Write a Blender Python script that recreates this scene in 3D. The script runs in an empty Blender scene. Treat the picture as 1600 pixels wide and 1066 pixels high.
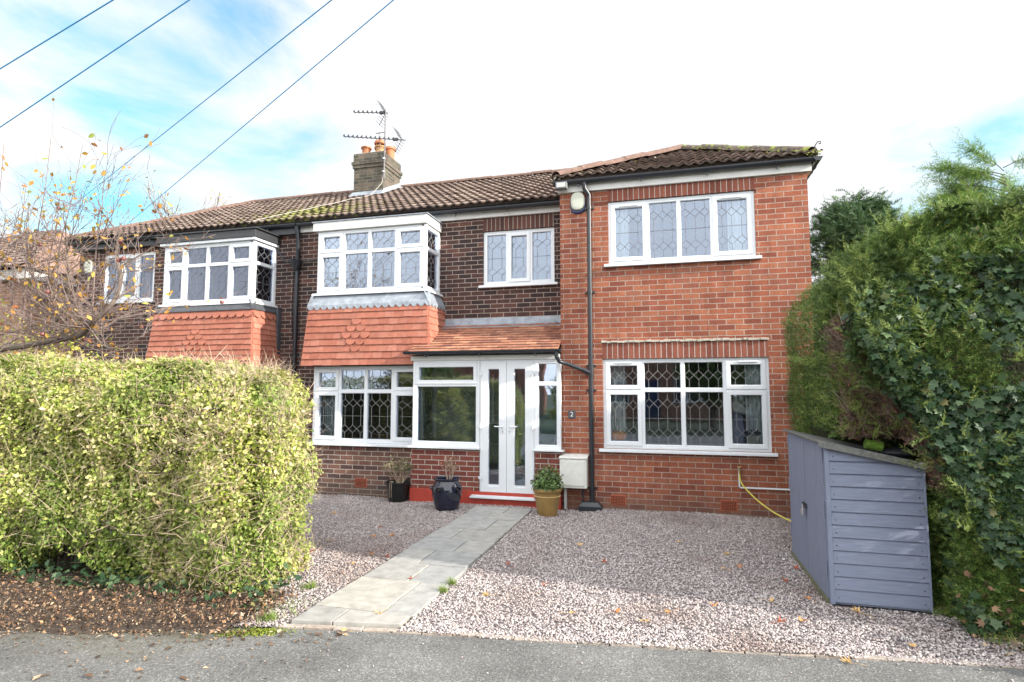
import bpy, bmesh, math, random
import numpy as np
from mathutils import Vector, Matrix
R = math.radians
rnd = random.Random(7)
C = bpy.context.scene.collection
sc = bpy.context.scene

# ------------------------------------------------------------------ camera, world, sun, exposure
cam = bpy.data.cameras.new("camera"); camo = bpy.data.objects.new("camera", cam); C.objects.link(camo)
cam.lens = 20.234; cam.sensor_width = 36; cam.clip_start = .05; cam.clip_end = 2000
yaw, pit = R(-15.15), R(4.76)
fw = Vector((math.sin(yaw)*math.cos(pit), math.cos(yaw)*math.cos(pit), math.sin(pit)))
rt = Vector((math.cos(yaw), -math.sin(yaw), 0)); up = rt.cross(fw)
m = Matrix((rt, up, -fw)).transposed().to_4x4(); m.translation = (0, -8.33, 1.67)
camo.matrix_world = m; sc.camera = camo
SUN_EL, SUN_AZ = 22.0, 80.0          # azimuth measured from the facade's outward normal (-Y) towards +X
sd = Vector((math.cos(R(SUN_EL))*math.sin(R(SUN_AZ)), -math.cos(R(SUN_EL))*math.cos(R(SUN_AZ)), math.sin(R(SUN_EL))))
sun = bpy.data.lights.new("sun", 'SUN'); suno = bpy.data.objects.new("sun", sun); C.objects.link(suno)
sun.energy = 4.6; sun.angle = R(.55); sun.color = (1, .93, .82)
suno.rotation_euler = sd.to_track_quat('Z', 'Y').to_euler()
w = bpy.data.worlds.new("World"); sc.world = w; w.use_nodes = True
nt = w.node_tree; nt.nodes.clear()
def N(nt, t, **k):
    n = nt.nodes.new(t)
    for a, b in k.items():
        if a.startswith('i_'):
            key = a[2:]
            n.inputs[int(key) if key.isdigit() else key.replace('_', ' ')].default_value = b
        else: setattr(n, a, b)
    return n
def L(nt, a, b): nt.links.new(a, b)
sky = N(nt, 'ShaderNodeTexSky', sky_type='NISHITA', sun_disc=False, sun_elevation=R(SUN_EL), sun_rotation=math.atan2(sd.x, sd.y))
sky.air_density = 1.0; sky.dust_density = .6; sky.ozone_density = 1.6
tc = N(nt, 'ShaderNodeTexCoord')
mp = N(nt, 'ShaderNodeMapping'); mp.inputs['Scale'].default_value = (1.0, 1.0, 2.2); mp.inputs['Location'].default_value = (1.3, -.4, .5)
L(nt, tc.outputs['Generated'], mp.inputs[0])
nz = N(nt, 'ShaderNodeTexNoise', i_Scale=2.3, i_Detail=7.0, i_Roughness=.56); nz.inputs['Distortion'].default_value = .35
L(nt, mp.outputs[0], nz.inputs['Vector'])
def dmask(d, lo, hi, amt):
    dp = N(nt, 'ShaderNodeVectorMath', operation='DOT_PRODUCT'); L(nt, tc.outputs['Generated'], dp.inputs[0])
    dp.inputs[1].default_value = Vector(d).normalized()
    mr = N(nt, 'ShaderNodeMapRange', interpolation_type='SMOOTHSTEP', i_1=lo, i_2=hi, i_3=0.0, i_4=amt); L(nt, dp.outputs['Value'], mr.inputs[0])
    return mr.outputs[0]
m1 = dmask((-.95, .60, .62), .80, .995, .25)
m2 = dmask((.47, .85, .36), .958, 1.0, .27)
ad = N(nt, 'ShaderNodeMath', operation='ADD'); L(nt, m1, ad.inputs[0]); L(nt, m2, ad.inputs[1])
sb = N(nt, 'ShaderNodeMath', operation='SUBTRACT'); L(nt, nz.outputs['Fac'], sb.inputs[0]); L(nt, ad.outputs[0], sb.inputs[1])
cl = N(nt, 'ShaderNodeMapRange', interpolation_type='SMOOTHSTEP', i_1=.04, i_2=.33); L(nt, sb.outputs[0], cl.inputs[0])
sg = N(nt, 'ShaderNodeMixRGB', blend_type='MULTIPLY', i_Fac=1.0); L(nt, sky.outputs[0], sg.inputs[1]); sg.inputs[2].default_value = (.70, 1.48, 1.42, 1)
mx = N(nt, 'ShaderNodeMixRGB'); L(nt, cl.outputs[0], mx.inputs[0]); L(nt, sg.outputs[0], mx.inputs[1])
# cloud cover is brightest on the sun's side of the sky and duller opposite it
dps = N(nt, 'ShaderNodeVectorMath', operation='DOT_PRODUCT'); L(nt, tc.outputs['Generated'], dps.inputs[0]); dps.inputs[1].default_value = Vector((.55, -.80, .25)).normalized()
cbr = N(nt, 'ShaderNodeMapRange', interpolation_type='SMOOTHSTEP', i_1=-.55, i_2=.75, i_3=4.9, i_4=13.5); L(nt, dps.outputs['Value'], cbr.inputs[0])
ctx = N(nt, 'ShaderNodeMapRange', i_1=.3, i_2=.62, i_3=.90, i_4=1.06); L(nt, nz.outputs['Fac'], ctx.inputs[0])
cmu = N(nt, 'ShaderNodeMath', operation='MULTIPLY'); L(nt, cbr.outputs[0], cmu.inputs[0]); L(nt, ctx.outputs[0], cmu.inputs[1])
ccl = N(nt, 'ShaderNodeVectorMath', operation='SCALE'); ccl.inputs[0].default_value = (.985, 1.0, 1.02); L(nt, cmu.outputs[0], ccl.inputs['Scale']); L(nt, ccl.outputs[0], mx.inputs[2])
bg = N(nt, 'ShaderNodeBackground', i_Strength=.115); L(nt, mx.outputs[0], bg.inputs[0])
wo = N(nt, 'ShaderNodeOutputWorld'); L(nt, bg.outputs[0], wo.inputs[0])
sc.view_settings.view_transform = 'Standard'; sc.view_settings.look = 'None'
sc.view_settings.exposure = 1.0; sc.view_settings.gamma = 1
sc.cycles.use_denoising = True
sc.cycles.max_bounces = 8; sc.cycles.transparent_max_bounces = 24

# ------------------------------------------------------------------ materials
def mat(name, col=(.5, .5, .5), rough=.6, metal=0., spec=.5, noise=0., nscale=8., bump=0., bscale=60., trans=0.):
    m = bpy.data.materials.new(name); m.use_nodes = True; t = m.node_tree
    b = t.nodes['Principled BSDF']; b.inputs['Base Color'].default_value = (*col, 1)
    b.inputs['Roughness'].default_value = rough; b.inputs['Metallic'].default_value = metal
    b.inputs['Specular IOR Level'].default_value = spec
    if noise:
        tc = N(t, 'ShaderNodeTexCoord'); n = N(t, 'ShaderNodeTexNoise', i_Scale=nscale, i_Detail=6.0, i_Roughness=.65)
        L(t, tc.outputs['Object'], n.inputs['Vector'])
        mr = N(t, 'ShaderNodeMapRange', i_1=.3, i_2=.7, i_3=1-noise, i_4=1+noise); L(t, n.outputs['Fac'], mr.inputs[0])
        mm = N(t, 'ShaderNodeVectorMath', operation='SCALE'); mm.inputs[0].default_value = col; L(t, mr.outputs[0], mm.inputs['Scale'])
        L(t, mm.outputs[0], b.inputs['Base Color'])
    if bump:
        tc = N(t, 'ShaderNodeTexCoord'); n = N(t, 'ShaderNodeTexNoise', i_Scale=bscale, i_Detail=4.0); L(t, tc.outputs['Object'], n.inputs['Vector'])
        bp = N(t, 'ShaderNodeBump', i_Strength=bump, i_Distance=.01); L(t, n.outputs['Fac'], bp.inputs['Height']); L(t, bp.outputs[0], b.inputs['Normal'])
    return m
def ramp(t, stops, interp='LINEAR'):
    r = N(t, 'ShaderNodeValToRGB'); e = r.color_ramp; e.interpolation = interp
    while len(e.elements) < len(stops): e.elements.new(.5)
    for i, (p, c) in enumerate(stops): e.elements[i].position = p; e.elements[i].color = (*c, 1)
    return r
def brick(name, cols, mortar, soldier=False, dirt=.25, lowdark=0.):
    m = bpy.data.materials.new(name); m.use_nodes = True; t = m.node_tree; b = t.nodes['Principled BSDF']
    uv = N(t, 'ShaderNodeUVMap'); sx = N(t, 'ShaderNodeSeparateXYZ'); L(t, uv.outputs[0], sx.inputs[0])
    cb = N(t, 'ShaderNodeCombineXYZ'); a = (1, 0) if soldier else (0, 1)
    L(t, sx.outputs[a[0]], cb.inputs[0]); L(t, sx.outputs[a[1]], cb.inputs[1])
    # wobble
    nw = N(t, 'ShaderNodeTexNoise', i_Scale=9.0, i_Detail=2.0); L(t, cb.outputs[0], nw.inputs['Vector'])
    sc_ = N(t, 'ShaderNodeVectorMath', operation='SCALE'); sc_.inputs['Scale'].default_value = .006; L(t, nw.outputs['Color'], sc_.inputs[0])
    av = N(t, 'ShaderNodeVectorMath', operation='ADD'); L(t, cb.outputs[0], av.inputs[0]); L(t, sc_.outputs[0], av.inputs[1])
    br = N(t, 'ShaderNodeTexBrick', offset=(0. if soldier else .5), i_Scale=1.0)
    br.inputs['Color1'].default_value = (0, 0, 0, 1); br.inputs['Color2'].default_value = (1, 1, 1, 1); br.inputs['Mortar'].default_value = (.5, .5, .5, 1)
    br.inputs['Mortar Size'].default_value = .0058; br.inputs['Mortar Smooth'].default_value = .12
    br.inputs['Brick Width'].default_value = (.6 if soldier else .225); br.inputs['Row Height'].default_value = .075
    L(t, av.outputs[0], br.inputs['Vector'])
    n = len(cols); rp = ramp(t, [((i+.5)/n, c) for i, c in enumerate(cols)]); L(t, br.outputs['Color'], rp.inputs[0])
    ns = N(t, 'ShaderNodeTexNoise', i_Scale=38.0, i_Detail=6.0, i_Roughness=.7); L(t, uv.outputs[0], ns.inputs['Vector'])
    n2 = N(t, 'ShaderNodeTexNoise', i_Scale=1.6, i_Detail=5.0, i_Roughness=.6); L(t, uv.outputs[0], n2.inputs['Vector'])
    v1 = N(t, 'ShaderNodeMapRange', i_1=.25, i_2=.75, i_3=1-dirt*1.4, i_4=1+dirt*1.2); L(t, ns.outputs['Fac'], v1.inputs[0])
    v2 = N(t, 'ShaderNodeMapRange', i_1=.3, i_2=.7, i_3=1-dirt*.7, i_4=1+dirt*.6); L(t, n2.outputs['Fac'], v2.inputs[0])
    mu = N(t, 'ShaderNodeMath', operation='MULTIPLY'); L(t, v1.outputs[0], mu.inputs[0]); L(t, v2.outputs[0], mu.inputs[1])
    s1 = N(t, 'ShaderNodeVectorMath', operation='SCALE'); L(t, rp.outputs[0], s1.inputs[0]); L(t, mu.outputs[0], s1.inputs['Scale'])
    mc = N(t, 'ShaderNodeVectorMath', operation='SCALE'); mc.inputs[0].default_value = mortar; L(t, v2.outputs[0], mc.inputs['Scale'])
    mix = N(t, 'ShaderNodeMixRGB'); L(t, br.outputs['Fac'], mix.inputs[0]); L(t, s1.outputs[0], mix.inputs[1]); L(t, mc.outputs[0], mix.inputs[2])
    col = mix.outputs[0]
    ms_ = N(t, 'ShaderNodeMapping'); ms_.inputs['Scale'].default_value = (7, .9, 1); L(t, uv.outputs[0], ms_.inputs[0])
    nst = N(t, 'ShaderNodeTexNoise', i_Scale=1.0, i_Detail=5.0, i_Roughness=.6); L(t, ms_.outputs[0], nst.inputs['Vector'])
    vst = N(t, 'ShaderNodeMapRange', i_1=.35, i_2=.65, i_3=.84, i_4=1.10); L(t, nst.outputs['Fac'], vst.inputs[0])
    sst = N(t, 'ShaderNodeVectorMath', operation='SCALE'); L(t, col, sst.inputs[0]); L(t, vst.outputs[0], sst.inputs['Scale']); col = sst.outputs[0]   # rain streaks
    if lowdark:   # damp, dirty bottom courses and pale efflorescence
        mr = N(t, 'ShaderNodeMapRange', i_1=.0, i_2=.32, i_3=1.0, i_4=0.0); L(t, sx.outputs[1], mr.inputs[0])
        mm = N(t, 'ShaderNodeMath', operation='MULTIPLY'); L(t, mr.outputs[0], mm.inputs[0]); L(t, n2.outputs['Fac'], mm.inputs[1])
        mk = N(t, 'ShaderNodeMath', operation='MULTIPLY'); L(t, mm.outputs[0], mk.inputs[0]); mk.inputs[1].default_value = lowdark
        mx = N(t, 'ShaderNodeMixRGB'); L(t, mk.outputs[0], mx.inputs[0]); L(t, col, mx.inputs[1]); mx.inputs[2].default_value = (.10, .085, .07, 1); col = mx.outputs[0]
    L(t, col, b.inputs['Base Color']); b.inputs['Roughness'].default_value = .88; b.inputs['Specular IOR Level'].default_value = .25
    inv = N(t, 'ShaderNodeMath', operation='MULTIPLY_ADD', i_1=-1.0, i_2=1.0); L(t, br.outputs['Fac'], inv.inputs[0])
    ah = N(t, 'ShaderNodeMath', operation='MULTIPLY_ADD', i_1=.45); L(t, ns.outputs['Fac'], ah.inputs[0]); L(t, inv.outputs[0], ah.inputs[2])
    bc = N(t, 'ShaderNodeMath', operation='MULTIPLY_ADD', i_1=.5); L(t, br.outputs['Color'], bc.inputs[0]); L(t, ah.outputs[0], bc.inputs[2])
    bp = N(t, 'ShaderNodeBump', i_Strength=.8, i_Distance=.005); L(t, bc.outputs[0], bp.inputs['Height']); L(t, bp.outputs[0], b.inputs['Normal'])
    return m
def island(name, stops, rough=.6, spec=.3, trans=0., noise=None, interp='LINEAR', bump=0., transcol=None, patch=None):
    """colour picked per loose piece (leaf, stone, tile); patch = (scale, lo, hi, stops2) a second palette in patches"""
    m = bpy.data.materials.new(name); m.use_nodes = True; t = m.node_tree; b = t.nodes['Principled BSDF']
    g = N(t, 'ShaderNodeNewGeometry'); rp = ramp(t, stops, interp); L(t, g.outputs['Random Per Island'], rp.inputs[0]); col = rp.outputs[0]
    tcn = N(t, 'ShaderNodeTexCoord')
    if patch:
        n = N(t, 'ShaderNodeTexNoise', i_Scale=patch[0], i_Detail=3.0); L(t, tcn.outputs['Object'], n.inputs['Vector'])
        mr = N(t, 'ShaderNodeMapRange', i_1=patch[1], i_2=patch[2]); L(t, n.outputs['Fac'], mr.inputs[0])
        r2 = ramp(t, patch[3], interp); L(t, g.outputs['Random Per Island'], r2.inputs[0])
        mx = N(t, 'ShaderNodeMixRGB'); L(t, mr.outputs[0], mx.inputs[0]); L(t, col, mx.inputs[1]); L(t, r2.outputs[0], mx.inputs[2]); col = mx.outputs[0]
    if noise:
        n = N(t, 'ShaderNodeTexNoise', i_Scale=noise[0], i_Detail=6.0, i_Roughness=.65); L(t, tcn.outputs['Object'], n.inputs['Vector'])
        mr = N(t, 'ShaderNodeMapRange', i_1=.3, i_2=.7, i_3=1-noise[1], i_4=1+noise[1]); L(t, n.outputs['Fac'], mr.inputs[0])
        s = N(t, 'ShaderNodeVectorMath', operation='SCALE'); L(t, col, s.inputs[0]); L(t, mr.outputs[0], s.inputs['Scale']); col = s.outputs[0]
        if bump:
            bp = N(t, 'ShaderNodeBump', i_Strength=bump, i_Distance=.01); L(t, n.outputs['Fac'], bp.inputs['Height']); L(t, bp.outputs[0], b.inputs['Normal'])
    L(t, col, b.inputs['Base Color']); b.inputs['Roughness'].default_value = rough; b.inputs['Specular IOR Level'].default_value = spec
    if trans:
        tr = N(t, 'ShaderNodeBsdfTranslucent'); L(t, col, tr.inputs[0])
        ms = N(t, 'ShaderNodeMixShader', i_0=trans); L(t, b.outputs[0], ms.inputs[1]); L(t, tr.outputs[0], ms.inputs[2])
        L(t, ms.outputs[0], t.nodes['Material Output'].inputs[0])
    return m
def glass_mat(name, tint=(.93, .97, .96), bump=.06, refl=1.0):
    m = bpy.data.materials.new(name); m.use_nodes = True; t = m.node_tree; t.nodes.remove(t.nodes['Principled BSDF'])
    tr = N(t, 'ShaderNodeBsdfTransparent'); tr.inputs[0].default_value = (*tint, 1)
    gl = N(t, 'ShaderNodeBsdfGlossy', i_Roughness=.015); gl.inputs[0].default_value = (.74, .82, 1, 1)
    fr = N(t, 'ShaderNodeFresnel', i_IOR=1.52)
    tcn = N(t, 'ShaderNodeTexCoord'); n = N(t, 'ShaderNodeTexNoise', i_Scale=2.6, i_Detail=1.0); L(t, tcn.outputs['Object'], n.inputs['Vector'])
    bp = N(t, 'ShaderNodeBump', i_Strength=bump, i_Distance=.02); L(t, n.outputs['Fac'], bp.inputs['Height']); L(t, bp.outputs[0], gl.inputs['Normal'])
    mu = N(t, 'ShaderNodeMath', operation='MULTIPLY', i_1=2.3*refl); L(t, fr.outputs[0], mu.inputs[0])
    ms = N(t, 'ShaderNodeMixShader'); L(t, mu.outputs[0], ms.inputs[0]); L(t, tr.outputs[0], ms.inputs[1]); L(t, gl.outputs[0], ms.inputs[2])
    L(t, ms.outputs[0], t.nodes['Material Output'].inputs[0]); return m

MORT = (.42, .36, .32)
M_EXT = brick('red_brick', [(.20, .062, .040), (.315, .103, .057), (.272, .085, .049), (.35, .130, .072), (.225, .070, .047), (.29, .110, .068)], (.37, .29, .24), dirt=.28, lowdark=1.0)
M_MAIN = brick('dark_brick', [(.040, .026, .026), (.085, .042, .036), (.052, .030, .029), (.12, .055, .042), (.034, .026, .028), (.07, .038, .033)], (.31, .26, .22), dirt=.3, lowdark=.9)
M_BASE = brick('weathered_brick', [(.09, .052, .046), (.17, .085, .065), (.12, .065, .052), (.21, .11, .08), (.075, .046, .044)], (.40, .36, .31), dirt=.32, lowdark=.9)
M_PORCH = brick('porch_brick', [(.18, .052, .04), (.23, .07, .05), (.15, .046, .038), (.21, .065, .047)], (.45, .41, .36), dirt=.22)
M_SOLD = brick('soldier_brick', [(.20, .068, .048), (.27, .095, .062), (.23, .078, .054)], MORT, soldier=True)
M_SOLD2 = brick('dark_soldier_brick', [(.10, .048, .04), (.14, .06, .045), (.08, .04, .036)], (.33, .29, .25), soldier=True)
M_CHIM = brick('chimney_brick', [(.085, .076, .058), (.12, .105, .08), (.065, .06, .05), (.14, .11, .085)], (.18, .17, .14), dirt=.4)
M_FARB = brick('far_brick', [(.30, .16, .11), (.36, .20, .13), (.26, .13, .10)], (.4, .35, .3))
M_UPVC = mat('white_upvc', (.68, .71, .74), .28, spec=.5, noise=.03, nscale=5)
M_FASC = mat('fascia_white', (.62, .62, .60), .45, noise=.08, nscale=6)
M_BLKFASC = mat('fascia_black', (.03, .032, .036), .5, noise=.2, nscale=6)
M_BLACK = mat('gutter_black', (.022, .026, .033), .35, noise=.15, nscale=9)
M_LEAD = mat('lead_sheet', (.26, .29, .33), .5, metal=.15, noise=.3, nscale=9, bump=.4, bscale=25)
M_LEADD = mat('lead_sheet_dark', (.06, .065, .075), .5, noise=.3, nscale=9, bump=.4, bscale=25)
M_CAME = mat('lead_came', (.25, .25, .25), .45, metal=.1)
M_CAMED = mat('lead_came_dark', (.17, .18, .2), .5, metal=.1)  # silhouette against bright reflections painted into this darker copy of the lead
M_GLASS = glass_mat('window_glass', refl=1.45)
M_GLASSP = glass_mat('porch_glass', refl=2.1)
M_GLASSU = glass_mat('upper_window_glass', refl=1.25)
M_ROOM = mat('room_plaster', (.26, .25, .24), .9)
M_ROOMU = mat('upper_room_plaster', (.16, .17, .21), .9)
M_CURT = mat('curtain_cloth', (.72, .74, .76), .9, noise=.08, nscale=10)
M_CLAY = island('hung_clay_tile', [(0, (.30, .105, .07)), (.4, (.37, .138, .092)), (.75, (.32, .122, .084)), (1, (.41, .17, .12))], .8, noise=(14, .16), bump=.2)
M_PTILE = island('porch_clay_tile', [(0, (.22, .095, .065)), (.4, (.34, .16, .10)), (.7, (.18, .08, .06)), (1, (.42, .22, .14))], .85, noise=(12, .35), bump=.4)
M_RENDER = mat('red_plinth_paint', (.42, .055, .035), .55, noise=.18, nscale=12, bump=.3, bscale=30)
M_POT = mat('terracotta_pot', (.36, .14, .06), .7, noise=.3, nscale=12)
M_POTL = mat('pale_terracotta_pot', (.42, .22, .09), .7, noise=.3, nscale=12)
M_ALU = mat('aluminium', (.55, .56, .58), .35, metal=.8)
M_DKMET = mat('dark_metal', (.05, .055, .065), .4, metal=.5)
M_BARK = mat('bark', (.14, .11, .09), .9, noise=.35, nscale=14)
M_TWIG = mat('pale_twig', (.40, .31, .23), .9, noise=.3, nscale=20)

def roof_tile_mat(name, moss_c, moss_r, ucell=.30, vcell=.30, tint=1.):
    m = bpy.data.materials.new(name); m.use_nodes = True; t = m.node_tree; b = t.nodes['Principled BSDF']
    uv = N(t, 'ShaderNodeUVMap'); sn = N(t, 'ShaderNodeVectorMath', operation='SNAP'); sn.inputs[1].default_value = (ucell, vcell, 1)
    L(t, uv.outputs[0], sn.inputs[0])
    wn = N(t, 'ShaderNodeTexWhiteNoise', noise_dimensions='2D'); L(t, sn.outputs[0], wn.inputs[0])
    rp = ramp(t, [(0, (.115*tint, .085*tint, .072*tint)), (.5, (.16*tint, .12*tint, .102*tint)), (1, (.205*tint, .157*tint, .133*tint))]); L(t, wn.outputs[0], rp.inputs[0])
    n = N(t, 'ShaderNodeTexNoise', i_Scale=16.0, i_Detail=8.0, i_Roughness=.75); L(t, uv.outputs[0], n.inputs['Vector'])
    r2 = ramp(t, [(.33, (.42, .4, .38)), (.52, (1, 1, 1)), (.7, (1.35, 1.32, 1.25))]); L(t, n.outputs['Fac'], r2.inputs[0])
    mm = N(t, 'ShaderNodeMixRGB', blend_type='MULTIPLY', i_Fac=1.0); L(t, rp.outputs[0], mm.inputs[1]); L(t, r2.outputs[0], mm.inputs[2])
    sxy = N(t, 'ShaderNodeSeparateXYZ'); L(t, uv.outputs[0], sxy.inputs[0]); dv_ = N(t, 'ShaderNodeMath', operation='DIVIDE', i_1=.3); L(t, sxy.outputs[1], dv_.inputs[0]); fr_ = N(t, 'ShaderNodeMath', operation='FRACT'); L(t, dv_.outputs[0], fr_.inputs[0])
    ed = N(t, 'ShaderNodeMapRange', i_1=.08, i_2=.11, i_3=.30, i_4=1.0); L(t, fr_.outputs[0], ed.inputs[0])   # shade in the recess under each tile lip, painted dark
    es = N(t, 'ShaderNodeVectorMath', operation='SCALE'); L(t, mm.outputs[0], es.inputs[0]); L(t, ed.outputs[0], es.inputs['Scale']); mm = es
    # moss
    tcn = N(t, 'ShaderNodeNewGeometry'); d = N(t, 'ShaderNodeVectorMath', operation='SUBTRACT'); L(t, tcn.outputs['Position'], d.inputs[0]); d.inputs[1].default_value = moss_c
    d2 = N(t, 'ShaderNodeVectorMath', operation='DIVIDE'); L(t, d.outputs[0], d2.inputs[0]); d2.inputs[1].default_value = moss_r
    ln = N(t, 'ShaderNodeVectorMath', operation='LENGTH'); L(t, d2.outputs[0], ln.inputs[0])
    nm = N(t, 'ShaderNodeTexNoise', i_Scale=7.0, i_Detail=6.0, i_Roughness=.7); L(t, uv.outputs[0], nm.inputs['Vector'])
    a = N(t, 'ShaderNodeMath', operation='MULTIPLY_ADD', i_1=-.24, i_2=.115); L(t, ln.outputs['Value'], a.inputs[0])
    a2 = N(t, 'ShaderNodeMath', operation='ADD'); L(t, a.outputs[0], a2.inputs[0]); L(t, nm.outputs['Fac'], a2.inputs[1])
    mk = N(t, 'ShaderNodeMapRange', i_1=.48, i_2=.58); L(t, a2.outputs[0], mk.inputs[0])
    mx = N(t, 'ShaderNodeMixRGB'); L(t, mk.outputs[0], mx.inputs[0]); L(t, mm.outputs[0], mx.inputs[1]); mx.inputs[2].default_value = (.17, .175, .05, 1)
    L(t, mx.outputs[0], b.inputs['Base Color']); b.inputs['Roughness'].default_value = .9; b.inputs['Specular IOR Level'].default_value = .2
    bp = N(t, 'ShaderNodeBump', i_Strength=.6, i_Distance=.01); L(t, n.outputs['Fac'], bp.inputs['Height']); L(t, bp.outputs[0], b.inputs['Normal'])
    return m
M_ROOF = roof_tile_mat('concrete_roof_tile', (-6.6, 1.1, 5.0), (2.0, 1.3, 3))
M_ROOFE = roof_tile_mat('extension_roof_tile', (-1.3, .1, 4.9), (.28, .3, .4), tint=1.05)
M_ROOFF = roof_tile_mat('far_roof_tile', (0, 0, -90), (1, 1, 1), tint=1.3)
M_RIDGE = mat('ridge_tile', (.15, .092, .072), .9, noise=.4, nscale=14, bump=.5, bscale=40)
M_RIDGEM = island('mossy_ridge_tile', [(0, (.10, .08, .07)), (1, (.16, .12, .10))], .9, noise=(18, .6), bump=.8, patch=(9, .52, .6, [(0, (.20, .22, .05)), (1, (.14, .16, .05))]))
M_MORTAR = mat('mortar', (.42, .39, .33), .95, noise=.3, nscale=20, bump=.6, bscale=40)

# ------------------------------------------------------------------ mesh helpers
ORG = {}
class MB:
    def __init__(s): s.v = []; s.f = []; s.uv = []
    def quad(s, *p, uv=None):
        p = [Vector(q) for q in p]; i = len(s.v); s.v += p; s.f.append(tuple(range(i, i+len(p))))
        if uv is None:
            n = (p[1]-p[0]).cross(p[2]-p[0])
            if len(p) == 4: n += (p[2]-p[0]).cross(p[3]-p[0])
            a = [abs(c) for c in n]
            if a[1] >= a[0] and a[1] >= a[2]: uv = [(q.x, q.z) for q in p]
            elif a[0] >= a[2]: uv = [(q.y+.11, q.z) for q in p]
            else: uv = [(q.x, q.y) for q in p]
        s.uv += uv
    def box(s, x0, x1, y0, y1, z0, z1):
        a = (x0, y0, z0); b = (x1, y0, z0); c = (x1, y1, z0); d = (x0, y1, z0)
        e = (x0, y0, z1); f = (x1, y0, z1); g = (x1, y1, z1); h = (x0, y1, z1)
        for q in ((a, b, f, e), (b, c, g, f), (c, d, h, g), (d, a, e, h), (e, f, g, h), (d, c, b, a)): s.quad(*q)
    def obox(s, o, U, V, W):
        o, U, V, W = map(Vector, (o, U, V, W))
        c = [o, o+U, o+U+V, o+V, o+W, o+U+W, o+U+V+W, o+V+W]
        for q in ((0, 3, 2, 1), (4, 5, 6, 7), (0, 1, 5, 4), (1, 2, 6, 5), (2, 3, 7, 6), (3, 0, 4, 7)): s.quad(*[c[k] for k in q])
    def tube(s, pts, r, n=8, cap=True):
        pts = [Vector(p) for p in pts]; rr = r if isinstance(r, (list, tuple)) else [r]*len(pts); base = len(s.v)
        last = None
        for i, p in enumerate(pts):
            d = (pts[min(i+1, len(pts)-1)]-pts[max(i-1, 0)]).normalized()
            a = Vector((0, 0, 1)) if abs(d.z) < .95 else Vector((1, 0, 0))
            if last is not None: a = last
            u = (a - d*a.dot(d)).normalized(); last = u; v_ = d.cross(u)
            for k in range(n):
                t = 2*math.pi*k/n; s.v.append(p+(u*math.cos(t)+v_*math.sin(t))*rr[i])
        for i in range(len(pts)-1):
            for k in range(n):
                a = base+i*n+k; b = base+i*n+(k+1) % n
                s.f.append((a, b, b+n, a+n)); s.uv += [(0, 0)]*4
        if cap and n > 2:
            s.f.append(tuple(base+k for k in reversed(range(n)))); s.uv += [(0, 0)]*n
            e = base+(len(pts)-1)*n; s.f.append(tuple(e+k for k in range(n))); s.uv += [(0, 0)]*n
    def lathe(s, prof, c, n=24, sx=1., sy=1.):
        c = Vector(c); b = len(s.v)
        for r_, z in prof:
            for k in range(n):
                t = 2*math.pi*k/n; s.v.append(c+Vector((r_*sx*math.cos(t), r_*sy*math.sin(t), z)))
        for i in range(len(prof)-1):
            for k in range(n):
                a = b+i*n+k; q = b+i*n+(k+1) % n; s.f.append((a, q, q+n, a+n)); s.uv += [(0, 0)]*4
    def add(s, v, f):
        b = len(s.v); s.v += [Vector(p) for p in v]
        for q in f: s.f.append(tuple(b+k for k in q)); s.uv += [(0, 0)]*len(q)
    def build(s, name, mt, parent=None, smooth=False, bevel=0, label=None, weld=False):
        me = bpy.data.meshes.new(name); org = ORG.get(parent.name, Vector()) if parent else Vector()
        me.from_pydata([p-org for p in s.v], [], s.f); uvl = me.uv_layers.new(name='UVMap')
        uvl.data.foreach_set('uv', np.array(s.uv, dtype=np.float32).ravel()); me.materials.append(mt)
        if bevel or weld:
            bm = bmesh.new(); bm.from_mesh(me); bmesh.ops.remove_doubles(bm, verts=bm.verts, dist=2e-5); bm.to_mesh(me); bm.free()
        if smooth: me.polygons.foreach_set('use_smooth', [True]*len(me.polygons))
        o = bpy.data.objects.new(name, me); C.objects.link(o)
        if parent: o.parent = parent; ORG[o.name] = org
        else: ORG[o.name] = Vector()
        if bevel:
            bv = o.modifiers.new('bevel', 'BEVEL'); bv.width = bevel; bv.segments = 2; bv.limit_method = 'ANGLE'; bv.angle_limit = R(40)
        if smooth:
            try:
                me.set_sharp_from_angle(angle=R(38))
            except Exception: pass
        if label: o['label'] = label
        return o
def thing(name, label, cat, loc=(0, 0, 0), group=None):
    o = bpy.data.objects.new(name, None); C.objects.link(o); o.location = loc; ORG[o.name] = Vector(loc)
    o['label'] = label; o['category'] = cat; o.empty_display_size = .2
    if group: o['group'] = group
    return o
def tag(o, label, cat, group=None, kind=None):
    o['label'] = label; o['category'] = cat
    if group: o['group'] = group
    if kind: o['kind'] = kind
    return o
def nmesh(name, V, F, mt, parent=None, smooth=False):
    """V (n,3) float, F (m,k) int -> object, fast"""
    me = bpy.data.meshes.new(name); org = np.array(ORG.get(parent.name, Vector()) if parent else (0, 0, 0)); V = V-org
    me.vertices.add(len(V)); me.vertices.foreach_set('co', V.astype(np.float32).ravel())
    k = F.shape[1]; me.loops.add(F.size); me.loops.foreach_set('vertex_index', F.astype(np.int32).ravel())
    me.polygons.add(len(F)); me.polygons.foreach_set('loop_start', np.arange(0, F.size, k, dtype=np.int32))
    me.update(calc_edges=True); me.validate() if False else None
    if smooth: me.polygons.foreach_set('use_smooth', np.ones(len(F), dtype=bool))
    me.materials.append(mt); o = bpy.data.objects.new(name, me); C.objects.link(o)
    if parent: o.parent = parent; ORG[o.name] = ORG.get(parent.name, Vector())
    return o
def struct(o): o['kind'] = 'structure'; return o
rs = np.random.RandomState(11)
def unit(a): return a/np.maximum(np.linalg.norm(a, axis=-1, keepdims=True), 1e-9)
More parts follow.
